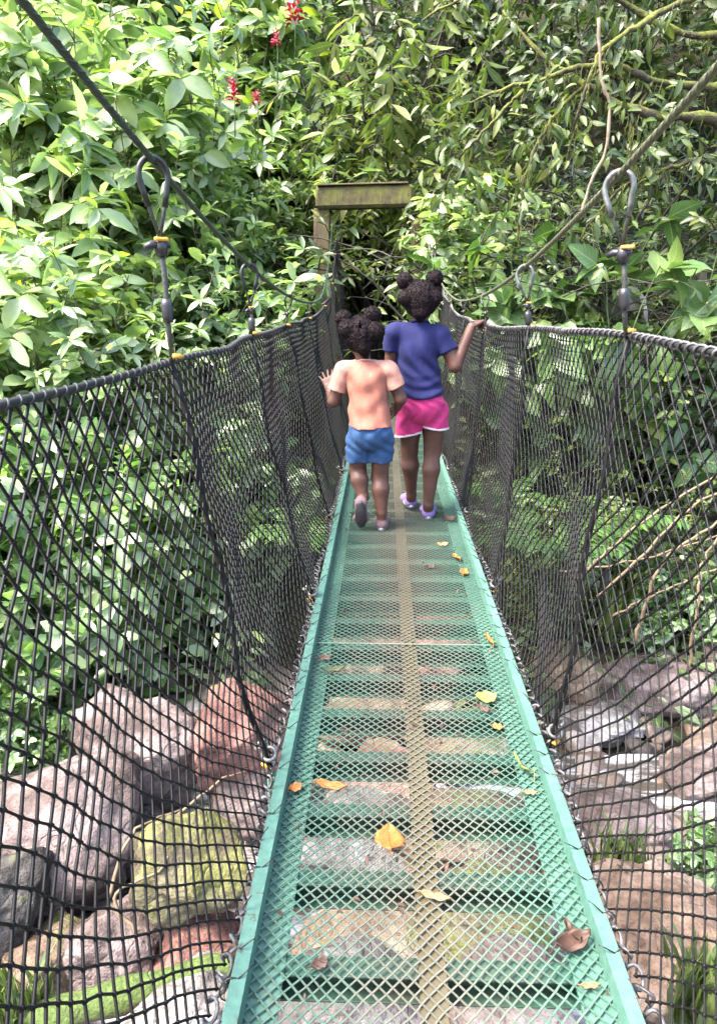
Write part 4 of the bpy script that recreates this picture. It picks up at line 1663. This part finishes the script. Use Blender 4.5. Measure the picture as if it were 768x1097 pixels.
    g = np.meshgrid(*P.ax, indexing='ij', sparse=True)
    P.D = np.maximum(P.D, cuthem(*g)).astype(np.float32)
    P.warp(lambda x, y, z: .003 * np.sin(95 * x + 30 * z + 4 * np.sin(30 * z)))
    po = emit(P, 'shorts', M_PINK, root, root_p, 1)
    P = shorts(.0045)
    g = np.meshgrid(*P.ax, indexing='ij', sparse=True)
    c = cuthem(*g)
    P.D = np.maximum(np.maximum(P.D, c + .001), -(c + .012)).astype(np.float32)
    emit(P, 'piping', M_WHITE, po, root_p, 0)
    sandal(root, root_p, feetL, -.10, .17, M_LILAC, M_SOLEW)
    sandal(root, root_p, feetR, .03, .17, M_LILAC, M_SOLEW)


def girl_peach():
    Y = 3.55
    ftR = at(408.6, 561, Y + .0)
    root_p = np.array([at(400, 565, Y)[0], Y, 0])
    root = empty('person', root_p, 0, 'younger girl in a peach raglan T-shirt and blue shorts, one heel lifted', 'person', 'girls walking on the bridge')
    hd, neck = at(386, 361, Y), at(391.5, 388, Y)
    shL, shR = at(368, 398, Y), at(417, 398, Y)
    chest, waist, hips = at(393.5, 412, Y), at(395, 440, Y), at(396.5, 463, Y - .015)
    hipL, hipR = at(384.5, 472, Y), at(408.5, 472, Y)
    knL, knR = at(383, 503, Y + .04), at(407, 510, Y + .035)
    anL, anR = at(389, 533, Y - .01), at(408.8, 549, Y - .005)
    elL, wrL = at(357.5, 430, Y + .01), at(353, 416, Y + .06)
    elR, wrR = at(429, 427, Y), at(426, 436, Y + .07)
    up, fwd = np.array([0, 0, 1.0]), np.array([0, 1.0, 0])
    F = Field(*bounds([hd, ftR, anL, wrL, elL, elR, shR], .16), .004)
    R_ = .070
    F.ell(hd + fwd * .010, (R_ * .97, R_ * 1.13, R_ * 1.15), .01)
    face(F, hd + fwd * .018, R_ * 1.02, unit(fwd + np.array([.12, 0, -.12])), up)
    F.cone(neck - up * .04, hd - up * .03, .036, .033, .02)
    F.cone(shL + np.array([.02, 0, 0]), shR - np.array([.02, 0, 0]), .036, .036, .03)
    F.ell(chest, (.092, .072, .10), .03)
    F.ell(waist, (.090, .076, .09), .04)
    F.ell(hips, (.088, .076, .075), .03)
    tl = at(387, 562, 3.55)                                   # toes of the lifted foot on the deck
    for h_, kn, an in ((hipL, knL, anL), (hipR, knR, anR)):
        F.cone(h_, kn, .051, .041, .02)
        mid = kn + (an - kn) * .34 - fwd * .012
        F.chain([kn, mid, an], [.040, .042, .026], .014)
    foot_body(F, ftR, .05, .145)
    F.cone(anR, ftR, .025, .026, .01)
    hl = np.array([tl[0], tl[1] - .1275 * math.cos(R(64)) + .003, .034 + .1275 * math.sin(R(64))])
    te = np.array([tl[0], tl[1] + .003, .034])
    F.chain([anL, hl, hl + (te - hl) * .55, te], [.026, .025, .025, .020], .01)
    F.chain([shL, elL, wrL], [.035, .028, .021], .012)
    F.chain([shR, elR, wrR], [.035, .029, .021], .012)
    hand(F, wrL, unit(np.array([-.25, .45, .85])), unit(np.array([.15, -.9, .45])), unit(np.array([.85, .1, .35])), .100, .12, .38)
    hand(F, wrR, unit(np.array([-.35, .75, -.45])), unit(np.array([.7, .1, .6])), unit(np.array([-.3, .5, .8])), .098, .5, .08)
    emit(F, 'body', M_SKIN, root, root_p, 1)
    eyes(root, hd + fwd * .018, R_ * 1.02, unit(fwd + np.array([.12, 0, -.12])), up, root_p)
    H = Field(*bounds([hd, hd + up * .09], .15), .0034)
    H.ell(hd + np.array([0, -.008, .010]), (R_ * 1.08, R_ * 1.18, R_ * 1.16), .01)
    H.cut(unit(np.array([0, .85, -.62])), hd + np.array([0, .035, -.035]))
    H.cut(-up, hd - up * .072)
    for px_, py_, dy, r in ((368, 341, .015, .040), (399, 337, .02, .041), (373, 352, -.04, .045), (401, 355, -.035, .047), (384, 345, .03, .036)):
        H.ell(at(px_, py_, Y + dy), (r, r * .95, r * .93), .007)
    H.cone(at(389, 372, Y - .055), at(391, 380, Y - .035), .034, .018, .02)
    H.ell(at(386, 350, Y - .075), (.008, .02, .05), neg=True)
    curls(H, .0034, 180)
    frizz(emit(H, 'hair', M_HAIR, root, root_p, 0), 9, 2600, root_p)
    hem = at(395.5, 456, Y)

    def folds(x, y, z):
        return .0026 * np.sin(60 * (z - hem[2]) + 25 * x + 3 * np.sin(25 * x)) + .002 * np.sin(90 * x + 20 * z)
    T = Field(*bounds([shL, shR, hips, neck], .13), .0038)
    T.cone(shL + np.array([.025, 0, 0]), shR - np.array([.025, 0, 0]), .046, .046, .03)
    T.ell(chest, (.098, .082, .11), .03)
    T.ell(waist, (.101, .088, .10), .04)
    T.ell(hips, (.112, .106, .085), .04)
    T.cone(neck - up * .04, neck - up * .008, .046, .042, .015)
    T.cut(-up, hem)
    T.cut(np.array([0, .45, 1]), neck + up * .002)
    T.warp(folds)
    so = emit(T, 'shirt', M_PEACH, root, root_p, 1)
    th = np.linspace(0, 2 * math.pi, 40)
    b = MB()
    b.tube(neck + np.stack([.042 * np.cos(th), .042 * np.sin(th), -.004 - .018 * np.sin(th)], -1), .0052, 6, False)
    b.build('collar', M_PEACHL, so, True, root_p)
    for sh, el, k, q in ((shL, elL, .62, 1), (shR, elR, .60, -1)):
        A = Field(*bounds([sh, el, neck], .08), .0038)
        e = sh + (el - sh) * k
        A.cone(sh + np.array([q * .010, 0, .004]), sh, .0475, .046, .01)
        A.cone(sh, e, .0450, .047, .01)
        A.cone(sh + np.array([q * .012, 0, .006]), neck + np.array([-q * .040, 0, -.020]), .047, .034, .01)
        A.cut(unit(el - sh), e)
        A.warp(lambda x, y, z: .0015 * np.sin(90 * z + 40 * x))
        emit(A, 'sleeve', M_PEACHL, root, root_p, 1)
    P = Field(*bounds([hips, knL, knR, hipR + np.array([.05, 0, 0])], .12), .0038)
    P.ell(hips, (.104, .094, .09), .02)
    for h_, kn in ((hipL, knL), (hipR, knR)):
        P.cone(h_ + up * .01, h_ + (kn - h_) * .75, .0625, .063, .010)
    P.cut(up, hips + up * .035)
    hz = at(396, 495, Y)[2]
    P.cut(-up, np.array([0, 0, hz]))
    P.warp(lambda x, y, z: .0034 * np.sin(85 * x + 25 * z + 4 * np.sin(30 * z)))
    emit(P, 'shorts', M_BLUE2, root, root_p, 1)
    sandal(root, root_p, ftR, .05, .15, M_PINKST, M_SOLEW)
    sandal(root, root_p, np.array([tl[0], tl[1] - .1275, .034]), .0, .15, M_PINKST, M_SOLED, pitch=R(64))


girl_blue()
girl_peach()

# ------------------------------------------------------------------ ferns, grasses, limbs, canes, log
def frond_plant(seed, n, L, leaflet, wr):
    rg = np.random.default_rng(seed)
    sb, lb = MB(), MB()
    P, D, N, Ln = [], [], [], []
    for i in range(n):
        az = i * 2.4 + rg.uniform(-.4, .4)
        rad = np.array([math.cos(az), math.sin(az), 0])
        l = L * rg.uniform(.75, 1.15)
        t = np.linspace(0, 1, 10)
        el = rg.uniform(.7, 1.2)
        path = rad * (l * t * math.cos(el) * (1 + .4 * t))[:, None] + np.array([0, 0, 1.0]) * (l * (t * math.sin(el) - .55 * t ** 2.2))[:, None]
        sb.tube(path, .006 * (1 - .7 * t), 4, False)
        side = np.array([-rad[1], rad[0], 0])
        for k in range(15):
            q = .22 + .78 * k / 15
            j = min(8, int(q * 9))
            p = path[j] + (path[j + 1] - path[j]) * (q * 9 - j)
            tan = unit(path[j + 1] - path[j])
            for sg in (-1, 1):
                P.append(p)
                D.append(side * sg + tan * .55 - np.array([0, 0, .15]))
                N.append(np.cross(tan, side) * 1.0 + np.array([0, 0, .6]))
                Ln.append(leaflet * (1.0 - .75 * abs(q - .42) ** 1.3) * rg.uniform(.85, 1.1))
    leaves(lb, P, D, N, np.array(Ln), wr, 'lance', rg, .1, .2)
    return sb, lb


def tuft(seed, n, L):
    rg = np.random.default_rng(seed)
    sb, lb = MB(), MB()
    az = rg.uniform(0, 6.28, n)
    P = np.stack([rg.normal(0, .05, n), rg.normal(0, .05, n), np.zeros(n)], 1)
    D = np.stack([np.cos(az) * .6, np.sin(az) * .6, rg.uniform(.5, 1.4, n)], 1)
    N = np.stack([-np.cos(az), -np.sin(az), .5 * np.ones(n)], 1)
    leaves(lb, P, D, -N, L * rg.uniform(.6, 1.2, n), .09, 'strap', rg, .3, .7)
    sb.tube(np.array([[0, 0, -.03], [0, 0, .05]]), [.02, .012], 6)
    return sb, lb


ML_FERN = mat_leaf('fern_green', [(0, (.02, .06, .012)), (.6, (.04, .10, .02)), (1, (.07, .14, .03))], .45, .3, .4)
fern = plant_proto('fern', frond_plant(7, 11, .75, .17, .22), M_STEMG, ML_FERN, '', 'fern', 'ferns behind the right net')
for k, (px_, py_, Yq, s_, lab) in enumerate((
        (585, 575, 4.6, 1.0, 'bright green fern seen through the right net beside the girls'),
        (655, 560, 5.3, 1.1, 'green fern behind the right net, right of the bright fern'),
        (545, 520, 5.6, .8, 'small green fern behind the right net close to the blue shirted girl'),
        (330, 560, 5.2, .9, 'green fern behind the far part of the left net'))):
    p = at(px_, py_, Yq)
    o = place(fern, p[0], p[1], k * 1.4, s_, lab)
    o.location.z = p[2] - .25
    b = MB()                                              # the bank-side stalk that carries the fronds
    zz = float(ground(p[0], p[1])) - o.location.z
    if zz < -.05:
        b.tube(np.array([[0, 0, zz / s_ - .1], [.03, .02, zz / s_ * .5], [0, 0, .02]]), .025, 7)
        b.build('stalk', M_BARKD, o)

grass = plant_proto('grass_tuft', tuft(3, 120, .38), M_STEMG, ML_MID, '', 'grass tuft', 'grass tufts on the stream bank')
for k, (px_, py_, z_, s_, lab) in enumerate((
        (662, 940, -1.55, .8, 'grass tuft between the tan and grey rocks behind the right net'),
        (650, 668, -1.3, 1.0, 'yellowish grass tuft below the dry canes'),
        (690, 640, -1.2, 1.1, 'grass tuft under the dry canes near the picture edge'),
        (20, 1092, -1.5, .7, 'grass tuft in the lower left corner'),
        (752, 1075, -1.5, .8, 'grass tuft in the lower right corner'),
        (205, 1075, -1.5, .5, 'small grass tuft by the mossy log'))):
    p = at_z(px_, py_, z_)
    o = place(grass, p[0], p[1], k, s_, lab)
    o.location.z = p[2] - .12

for k, (px_, py_, z_, s_, lab) in enumerate((
        (752, 930, -1.5, .32, 'low oval-leaved plant at the right edge above the tan rock'),
        (690, 665, -1.3, .42, 'low oval-leaved plant under the dry canes'),
        (760, 655, -1.2, .45, 'low oval-leaved plant at the right edge under the dry canes'),
        (18, 745, -1.2, .5, 'low oval-leaved plant hanging over the shade at the left edge'))):
    p = at_z(px_, py_, z_)
    o = place(herb[k % 2], p[0], p[1], k, s_, lab)
    o.location.z = min(p[2] - .25, float(ground(p[0], p[1])) + .04)

grey = plant_proto('withered_plant', grow(120, 1.9, .5, 4, 4, .3, 3, .30, .55, 'heart', .9, 1.0, 2, .5, fold=.3, curl=.5), M_BARKD, ML_GREY, '', 'plant', 'withered grey plants')
for k, (px_, Yq, s_, lab) in enumerate(((648, 7.0, 1.0, 'withered plant with large grey hanging leaves behind the right hanger'), (745, 7.2, 1.05, 'withered plant with large grey hanging leaves near the right edge'))):
    p = at(px_, 300, Yq)
    place(grey, p[0], p[1], k * 2.0, s_, lab)


def limb_path(pts, n=26, wob=.02, seed=0):
    rg = np.random.default_rng(seed)
    P = np.array([at(*p) for p in pts])
    t = np.linspace(0, len(P) - 1, n)
    out = []
    for q in t:                                            # Catmull-Rom
        i = min(int(q), len(P) - 2)
        u = q - i
        p0, p1, p2, p3 = P[max(i - 1, 0)], P[i], P[i + 1], P[min(i + 2, len(P) - 1)]
        out.append(.5 * (2 * p1 + (p2 - p0) * u + (2 * p0 - 5 * p1 + 4 * p2 - p3) * u * u + (3 * p1 - p0 - 3 * p2 + p3) * u ** 3))
    return np.array(out) + np.cumsum(rg.normal(0, wob * .35, (n, 3)), 0) * .6 + rg.normal(0, wob * .25, (n, 3))


def mossy_tree():
    base = at(845, 470, 6.9)
    base[2] = ground(base[0], base[1]) - .1
    root = empty('mossy_tree', base, 0, 'dark tree at the right with mossy limbs reaching across the top', 'tree')
    rg = np.random.default_rng(4)
    top = base + np.array([-.3, .1, 7.2])
    t = np.linspace(0, 1, 16)
    tr = base + (top - base) * t[:, None] + .12 * np.stack([np.sin(5 * t), np.cos(4 * t) - 1, 0 * t], 1)
    b = MB()
    b.tube(tr, .17 * (1 - .6 * t), 10)
    b.build('trunk', M_BARKM, root, True, base)
    lb = MB()
    P, D, N = [], [], []
    limbs = [
        ([(838, 60, 6.85), (768, 92, 6.7), (700, 85, 6.5), (640, 72, 6.4), (560, 96, 6.4), (500, 118, 6.6)], .042, .008),
        ([(840, 150, 6.85), (768, 128, 6.6), (700, 124, 6.4), (640, 100, 6.5), (585, 60, 6.7), (540, 10, 6.9)], .050, .010),
        ([(838, -40, 6.8), (760, -10, 6.6), (690, 28, 6.4), (650, 62, 6.3), (628, 120, 6.3), (612, 190, 6.4)], .036, .007),
        ([(842, 210, 6.9), (768, 175, 6.6), (715, 182, 6.5), (660, 210, 6.5), (620, 260, 6.6)], .028, .006),
        ([(838, 20, 6.9), (745, 40, 6.9), (668, 5, 6.9), (600, -30, 6.8), (520, -20, 6.8), (450, 20, 7.0)], .038, .007),
        ([(700, 85, 6.5), (680, 130, 6.4), (690, 190, 6.4)], .016, .005),
        ([(640, 72, 6.4), (590, 130, 6.4), (560, 200, 6.4), (555, 260, 6.5)], .020, .006),
        ([(560, 96, 6.4), (510, 150, 6.4), (480, 200, 6.6)], .016, .005)]
    for i, (pts, r0, r1) in enumerate(limbs):
        p = limb_path(pts, 30, .025, i)
        b = MB()
        q = np.linspace(0, 1, 30)
        b.tube(p, .95 * (r0 + (r1 - r0) * q) * (1 + .18 * np.sin(q * 31 + i)), 8)
        b.build('limb', M_BARKM, root, True, base)
        for k in range(13):                               # twigs with leaves along the limb
            j = rg.integers(8, 29)
            d = unit(rg.normal(0, 1, 3) + np.array([0, 0, -.5]))
            L = rg.uniform(.15, .5)
            for m in range(6):
                P.append(p[j] + d * L * (.2 + .16 * m))
                D.append(d * .5 + rg.normal(0, .55, 3) + np.array([0, 0, -.8]))
                N.append(np.array([rg.normal(0, .6), -.7, .6]))
    leaves(lb, P, D, N, rg.uniform(.07, .15, len(P)), .36, 'lance', rg, .2, .35)
    # unseen canopy above the frame, added to shade the right bank
    n = 5200
    c = rg.normal(0, 1, (n, 3))
    c /= np.linalg.norm(c, axis=1)[:, None]
    c *= rg.random(n)[:, None] ** .4
    ctr = [np.array([2.6, 6.8, 5.6]), np.array([1.2, 7.6, 5.3]), np.array([3.6, 8.2, 6.4]), np.array([1.9, 9.0, 6.2])]
    pick = rg.integers(0, 4, n)
    cp = np.array([ctr[k] for k in pick]) + c * np.array([1.5, 1.4, .8])
    leaves(lb, cp, rg.normal(0, 1, (n, 3)) + np.array([0, 0, -.6]), rg.normal(0, .4, (n, 3)) + np.array([0, 0, 1]), rg.uniform(.12, .24, n), .38, 'lance', rg, .2, .3)
    for k, cc in enumerate(ctr):  # limbs that carry the added canopy
        b = MB()
        q = np.linspace(0, 1, 9)
        s0 = tr[9 + k]
        b.tube(s0 + (cc - s0) * q[:, None] + np.array([0, 0, .4]) * np.sin(q * math.pi)[:, None], .05 * (1 - .7 * q), 7)
        b.build('limb', M_BARKM, root, True, base)
    lb.build('limb_leaves_and_shade_canopy', ML_MID, root, True, base)
    # tassels of moss under the limbs
    b = MB()
    for k in range(420):
        i = rg.integers(0, 7)
        p = limb_path(limbs[i][0], 30, .025, i)[rg.integers(3, 28)] + rg.normal(0, .015, 3)
        l = rg.uniform(.03, .16)
        q = np.linspace(0, 1, 4)
        b.tube(p + np.stack([.01 * np.sin(5 * q + k), .01 * np.cos(4 * q + k), -l * q], 1), .006 * (1 - .8 * q), 3, False)
    b.build('hanging_moss', mat_simple('hanging_moss', (.11, .12, .025), .9, 0, 40, .4), root, True, base)['kind'] = 'stuff'


mossy_tree()

M_CANE = mat_simple('dry_tan_cane', (0.117, 0.0819, 0.0468), .7, 0, 30, .35, .3)
M_VINE = mat_simple('pale_liana', (0.1521, 0.117, 0.07605), .7, 0, 30, .3, .3)
b = MB()
p = limb_path([(640, 20, 6.2), (643, 85, 6.2), (652, 115, 6.2), (648, 165, 6.2), (632, 200, 6.2), (622, 236, 6.2)], 30, .01, 3)
b.tube(p, .012 * (1 + .2 * np.sin(np.arange(30))), 7)
tag(b.build('liana', M_VINE), 'pale bare liana hanging in front of the thicket', 'vine')
canes = ([(612, 622, 3.7), (650, 590, 3.7), (700, 548, 3.7), (790, 492, 3.7)], [(640, 640, 3.6), (690, 590, 3.6), (740, 545, 3.6), (800, 510, 3.6)],
         [(600, 612, 3.9), (660, 604, 3.8), (720, 590, 3.8), (800, 560, 3.8)], [(680, 690, 3.4), (700, 620, 3.4), (735, 575, 3.4), (800, 540, 3.4)],
         [(735, 720, 3.3), (748, 640, 3.3), (762, 590, 3.4), (800, 545, 3.5)], [(655, 660, 3.8), (720, 625, 3.7), (800, 590, 3.6)])
for i, c in enumerate(canes):
    b = MB()
    p = limb_path(c, 24, .015, 40 + i)
    b.tube(p, np.linspace(.009, .006, 24) * (1 - .15 * (i % 3)), 7)
    tag(b.build('dry_cane', M_CANE), 'bare tan cane arching down to the stream behind the right net', 'cane', 'dry canes behind the right net')
M_LOG = mat_rock('mossy_log_bark', (.05, .04, .03), (.09, .07, .05), (.16, .13, .10), .66, (.06, .09, .02))
b = MB()
a0, a1 = at_z(30, 1100, -1.5), at_z(250, 1032, -1.42)
q = np.linspace(0, 1, 24)
b.tube(a0 + (a1 - a0) * q[:, None] + np.stack([.01 * np.sin(9 * q), .01 * np.cos(7 * q), .02 * np.sin(5 * q)], 1), .062 * (1 + .08 * np.sin(17 * q)), 14)
tag(b.build('log', M_LOG), 'green mossy log lying across the stones at the lower left', 'log')
for i, (c, lab) in enumerate((([(165, 905, 2.75), (200, 868, 2.8), (235, 838, 2.9), (262, 830, 3.0)], 'thin grey driftwood stick leaning over the mossy boulder'),
                              ([(118, 960, 2.5), (135, 905, 2.6), (160, 880, 2.7), (215, 862, 2.9)], 'crooked driftwood stick resting on the largest boulder'),
                              ([(150, 1000, 2.4), (125, 960, 2.45), (175, 930, 2.5), (190, 875, 2.8)], 'driftwood stick bent between mossy and grey stones'))):
    b = MB()
    b.tube(limb_path(c, 20, .012, 70 + i), np.linspace(.009, .004, 20), 6)
    tag(b.build('driftwood_stick', M_CANE), lab, 'stick', 'driftwood among the left boulders')

# red flower spikes in the left shrubs
M_FLOWER = mat_simple('crimson_petal', (0.429, 0.0234, 0.0702), .5, 0, 40, .35)
for i, (px_, py_, Yq, k, lab) in enumerate(((315, 10, 7.2, 1.25, 'crimson flower spike at the top of the picture, largest'), (296, 41, 7.2, .7, 'small crimson flower spike below the largest one'),
                                            (250, 97, 6.9, 1.0, 'crimson flower spike left of the pale pink one, in pale shrubs'), (275, 106, 7.0, .7, 'small pale pink-red flower spike beside the crimson one'))):
    rg = np.random.default_rng(300 + i)
    c = at(px_, py_, Yq)
    b = MB()
    n = 46
    h_ = rg.random(n)
    az = rg.uniform(0, 6.28, n)
    P = np.stack([.02 * np.cos(az), .02 * np.sin(az), (h_ - .5) * .17], 1) * k
    D = np.stack([np.cos(az), np.sin(az), .5 + h_], 1)
    leaves(b, P + c, D, np.stack([0 * az, -.3 + 0 * az, 1 + 0 * az], 1), .055 * k * (1.2 - .6 * h_), .5, 'oval', rg, .3, .5)
    o = tag(b.build('flower_spike', M_FLOWER), lab, 'flower', 'red flowers in the left shrubs')
    b = MB()
    b.tube(np.array([c + [0, 0, -.35], c + [.01, 0, -.1], c + [0, 0, .08 * k]]), [.006, .005, .003], 5)
    b.build('stalk', M_STEMG, o)

# ------------------------------------------------------------------ fallen leaves on the deck
def mat_dead(name, c1, c2, spots=.3):
    g = NT(name)
    a = g.n('ShaderNodeAttribute', attribute_name='lf')
    sp = g.n('ShaderNodeSeparateColor')
    g.l(a.outputs['Color'], sp.inputs[0])
    u, v = sp.outputs[0], sp.outputs[1]
    col = g.ramp(g.noise(g.coord(), 35, 5, .6), [(.3, c1), (.7, c2)])
    rib = g.math('LESS_THAN', v, .05)
    wv = g.math('GREATER_THAN', g.math('SINE', g.math('ADD', g.math('MULTIPLY', u, 50.), g.math('MULTIPLY', v, -16.))), .9)
    col = g.mix(g.math('MULTIPLY', g.math('MAXIMUM', rib, g.math('MULTIPLY', wv, .5)), .5), col, tuple(x * .45 for x in c1))
    col = g.mix(g.ramp(g.noise(g.coord(), 90, 3), [(.62, (0, 0, 0)), (.68, (spots,) * 3)]), col, (.04, .025, .012))
    g.set(col, .6, 0, .35)
    return g.m


MD = {'orange': mat_dead('orange_dead_leaf', (.26, .080, .016), (.34, .13, .03)), 'tan': mat_dead('tan_dead_leaf', (.20, .10, .045), (.27, .16, .08)),
      'brown': mat_dead('brown_dead_leaf', (.04, .02, .014), (.085, .045, .03)), 'green': mat_dead('yellowing_green_leaf', (.11, .15, .035), (.18, .20, .055)),
      'dark': mat_dead('dark_green_dead_leaf', (.02, .035, .015), (.06, .075, .03))}


def deck_leaf(px, py, ln, wr, ang, col, label, curl=.5, roll=.3, seed=0):
    c = at_z(px, py, .006)
    rg = np.random.default_rng(seed + int(px * 7 + py))
    nu, nv = 15, 9
    u, v = np.linspace(0, 1, nu)[:, None], np.linspace(-1, 1, nv)[None]
    wd = ln * wr * .5 * (np.sin(math.pi * np.clip(u, .0, 1) ** .85) ** .75 * (1 + .06 * np.sin(20 * u + seed))) + .0012
    x = (u - .5) * ln + 0 * v
    y = wd * v * (1 - .25 * roll * np.abs(v))
    z = .012 * curl * ((u - .5) * 2) ** 2 * (ln / .07) + roll * .35 * wd * v ** 2 + .0022 * np.sin(14 * u + 5 * v) + .004 * curl * v * np.sin(3 * u + seed)
    top = np.stack([x, y, z - z.min() + .001], -1).reshape(-1, 3)
    bot = top - np.array([0, 0, .0007])
    i = np.arange(nu - 1)[:, None] * nv
    j = np.arange(nv - 1)[None]
    q = np.stack([i + j, i + j + 1, i + nv + j + 1, i + nv + j], -1).reshape(-1, 4)
    A = np.stack([u + 0 * v, np.abs(v) + 0 * u, 0 * x, 1 + 0 * x], -1).reshape(-1, 4)
    ring = [k for k in range(nv)] + [k * nv + nv - 1 for k in range(1, nu)] + [(nu - 1) * nv + k for k in range(nv - 2, -1, -1)] + [k * nv for k in range(nu - 2, 0, -1)]
    n = nu * nv
    ed = [[ring[k], ring[(k + 1) % len(ring)], ring[(k + 1) % len(ring)] + n, ring[k] + n] for k in range(len(ring))]
    b = MB()
    b.add(np.concatenate([top, bot]), np.concatenate([q[:, ::-1], q + n, np.array(ed)]), A=np.concatenate([A, A]))
    st = np.array([[-ln * .5, 0, top[nv // 2][2]], [-ln * .58, .003, .004], [-ln * .66, .005, .0035]])
    b.tube(st, [.0014, .0012, .001], 5)
    o = b.build('fallen_leaf', MD[col])
    o.location = (c[0], c[1], .0045 + float(deck_z(c[1])))
    o.rotation_euler = (0, 0, R(ang))
    return tag(o, label, 'leaf', 'fallen leaves on the deck')


deck_leaf(417, 899, .078, .80, 95, 'orange', 'large round orange leaf lying on the centre bar of the deck', .5, .15)
deck_leaf(355, 844, .080, .34, -12, 'orange', 'long curled orange leaf lying left of the centre bar', .9, 1.2)
deck_leaf(317, 845, .036, .7, 40, 'orange', 'small orange leaf by the left rail, beside the long curled one', .8, .6)
deck_leaf(466, 962, .062, .26, -15, 'tan', 'narrow tan leaf right of the centre bar below the big orange leaf', .6, 1.0)
deck_leaf(343, 1034, .032, .7, 30, 'brown', 'small brown leaf on the left, nearest the camera', .8, .8)
deck_leaf(613, 1014, .075, .62, 25, 'brown', 'large crumpled dark brown leaf beside the right rail', 1.6, 1.4)
deck_leaf(612, 1000, .050, .6, 110, 'brown', 'dark curled leaf on top of the crumpled brown one by the right rail', 1.2, 1.2)
deck_leaf(632, 1057, .034, .24, 5, 'tan', 'tiny tan sliver of leaf at the right rail, nearest the camera', .4, .6)
deck_leaf(524, 687, .085, .32, 100, 'orange', 'curled orange leaf lying along the right side of the deck', .9, 1.2)
deck_leaf(497, 614, .072, .6, 80, 'orange', 'orange leaf by the right rail behind the girls, nearer of two', .7, .7)
deck_leaf(489, 598, .070, .6, 110, 'orange', 'orange leaf by the right rail behind the girls, farther of two', .9, .7)
deck_leaf(474, 584, .060, .5, 10, 'tan', 'tan leaf on the deck just behind the older girl', .9, .7)
deck_leaf(461, 608, .050, .5, 30, 'brown', 'small brown leaf right of the centre bar behind the girls', .9, .7)
deck_leaf(521, 748, .066, .85, 20, 'green', 'yellowing green leaf lying on the right side of the deck', .7, .3)
deck_leaf(519, 761, .034, .5, -20, 'brown', 'small brown leaf touching the yellowing green leaf', .8, .8)
deck_leaf(533, 780, .032, .6, -25, 'orange', 'small orange leaf below the yellowing green leaf', .8, .8)
deck_leaf(560, 824, .085, .24, 115, 'green', 'narrow curved green leaf leaning by the right rail', 1.5, .9)
deck_leaf(568, 850, .034, .26, 0, 'tan', 'yellowish leaf sliver below the curved green leaf', .5, .6)
deck_leaf(348, 706, .045, .5, 15, 'brown', 'small dark brown leaf on the left of the deck', .9, .9)
deck_leaf(357, 718, .075, .28, 10, 'dark', 'narrow dark green leaf on the left below the small brown one', .7, .8)
deck_leaf(482, 557, .075, .6, -20, 'brown', 'brown crumpled leaf lying beside the lilac sandals', 1.6, 1.0)


def make_litter():
    rg = np.random.default_rng(31)
    n = 260
    x, y = rg.uniform(-.29, .29, n), .5 + 6 * rg.random(n) ** 1.3
    k = rg.random(n) < .35 + .65 * np.abs(x) / .29
    x, y = x[k], y[k]
    n = len(x)
    a = rg.uniform(0, 6.28, n)
    b = MB()
    leaves(b, np.stack([x, y, .005 + deck_z(y)], 1), np.stack([np.cos(a), np.sin(a), 0 * a], 1), np.stack([rg.normal(0, .3, n), rg.normal(0, .3, n), 1 + 0 * a], 1),
           rg.uniform(.006, .024, n), .42, 'oval', rg, .3, .5)
    tag(b.build('leaf_litter', MD['brown']), kind='stuff')


make_litter()
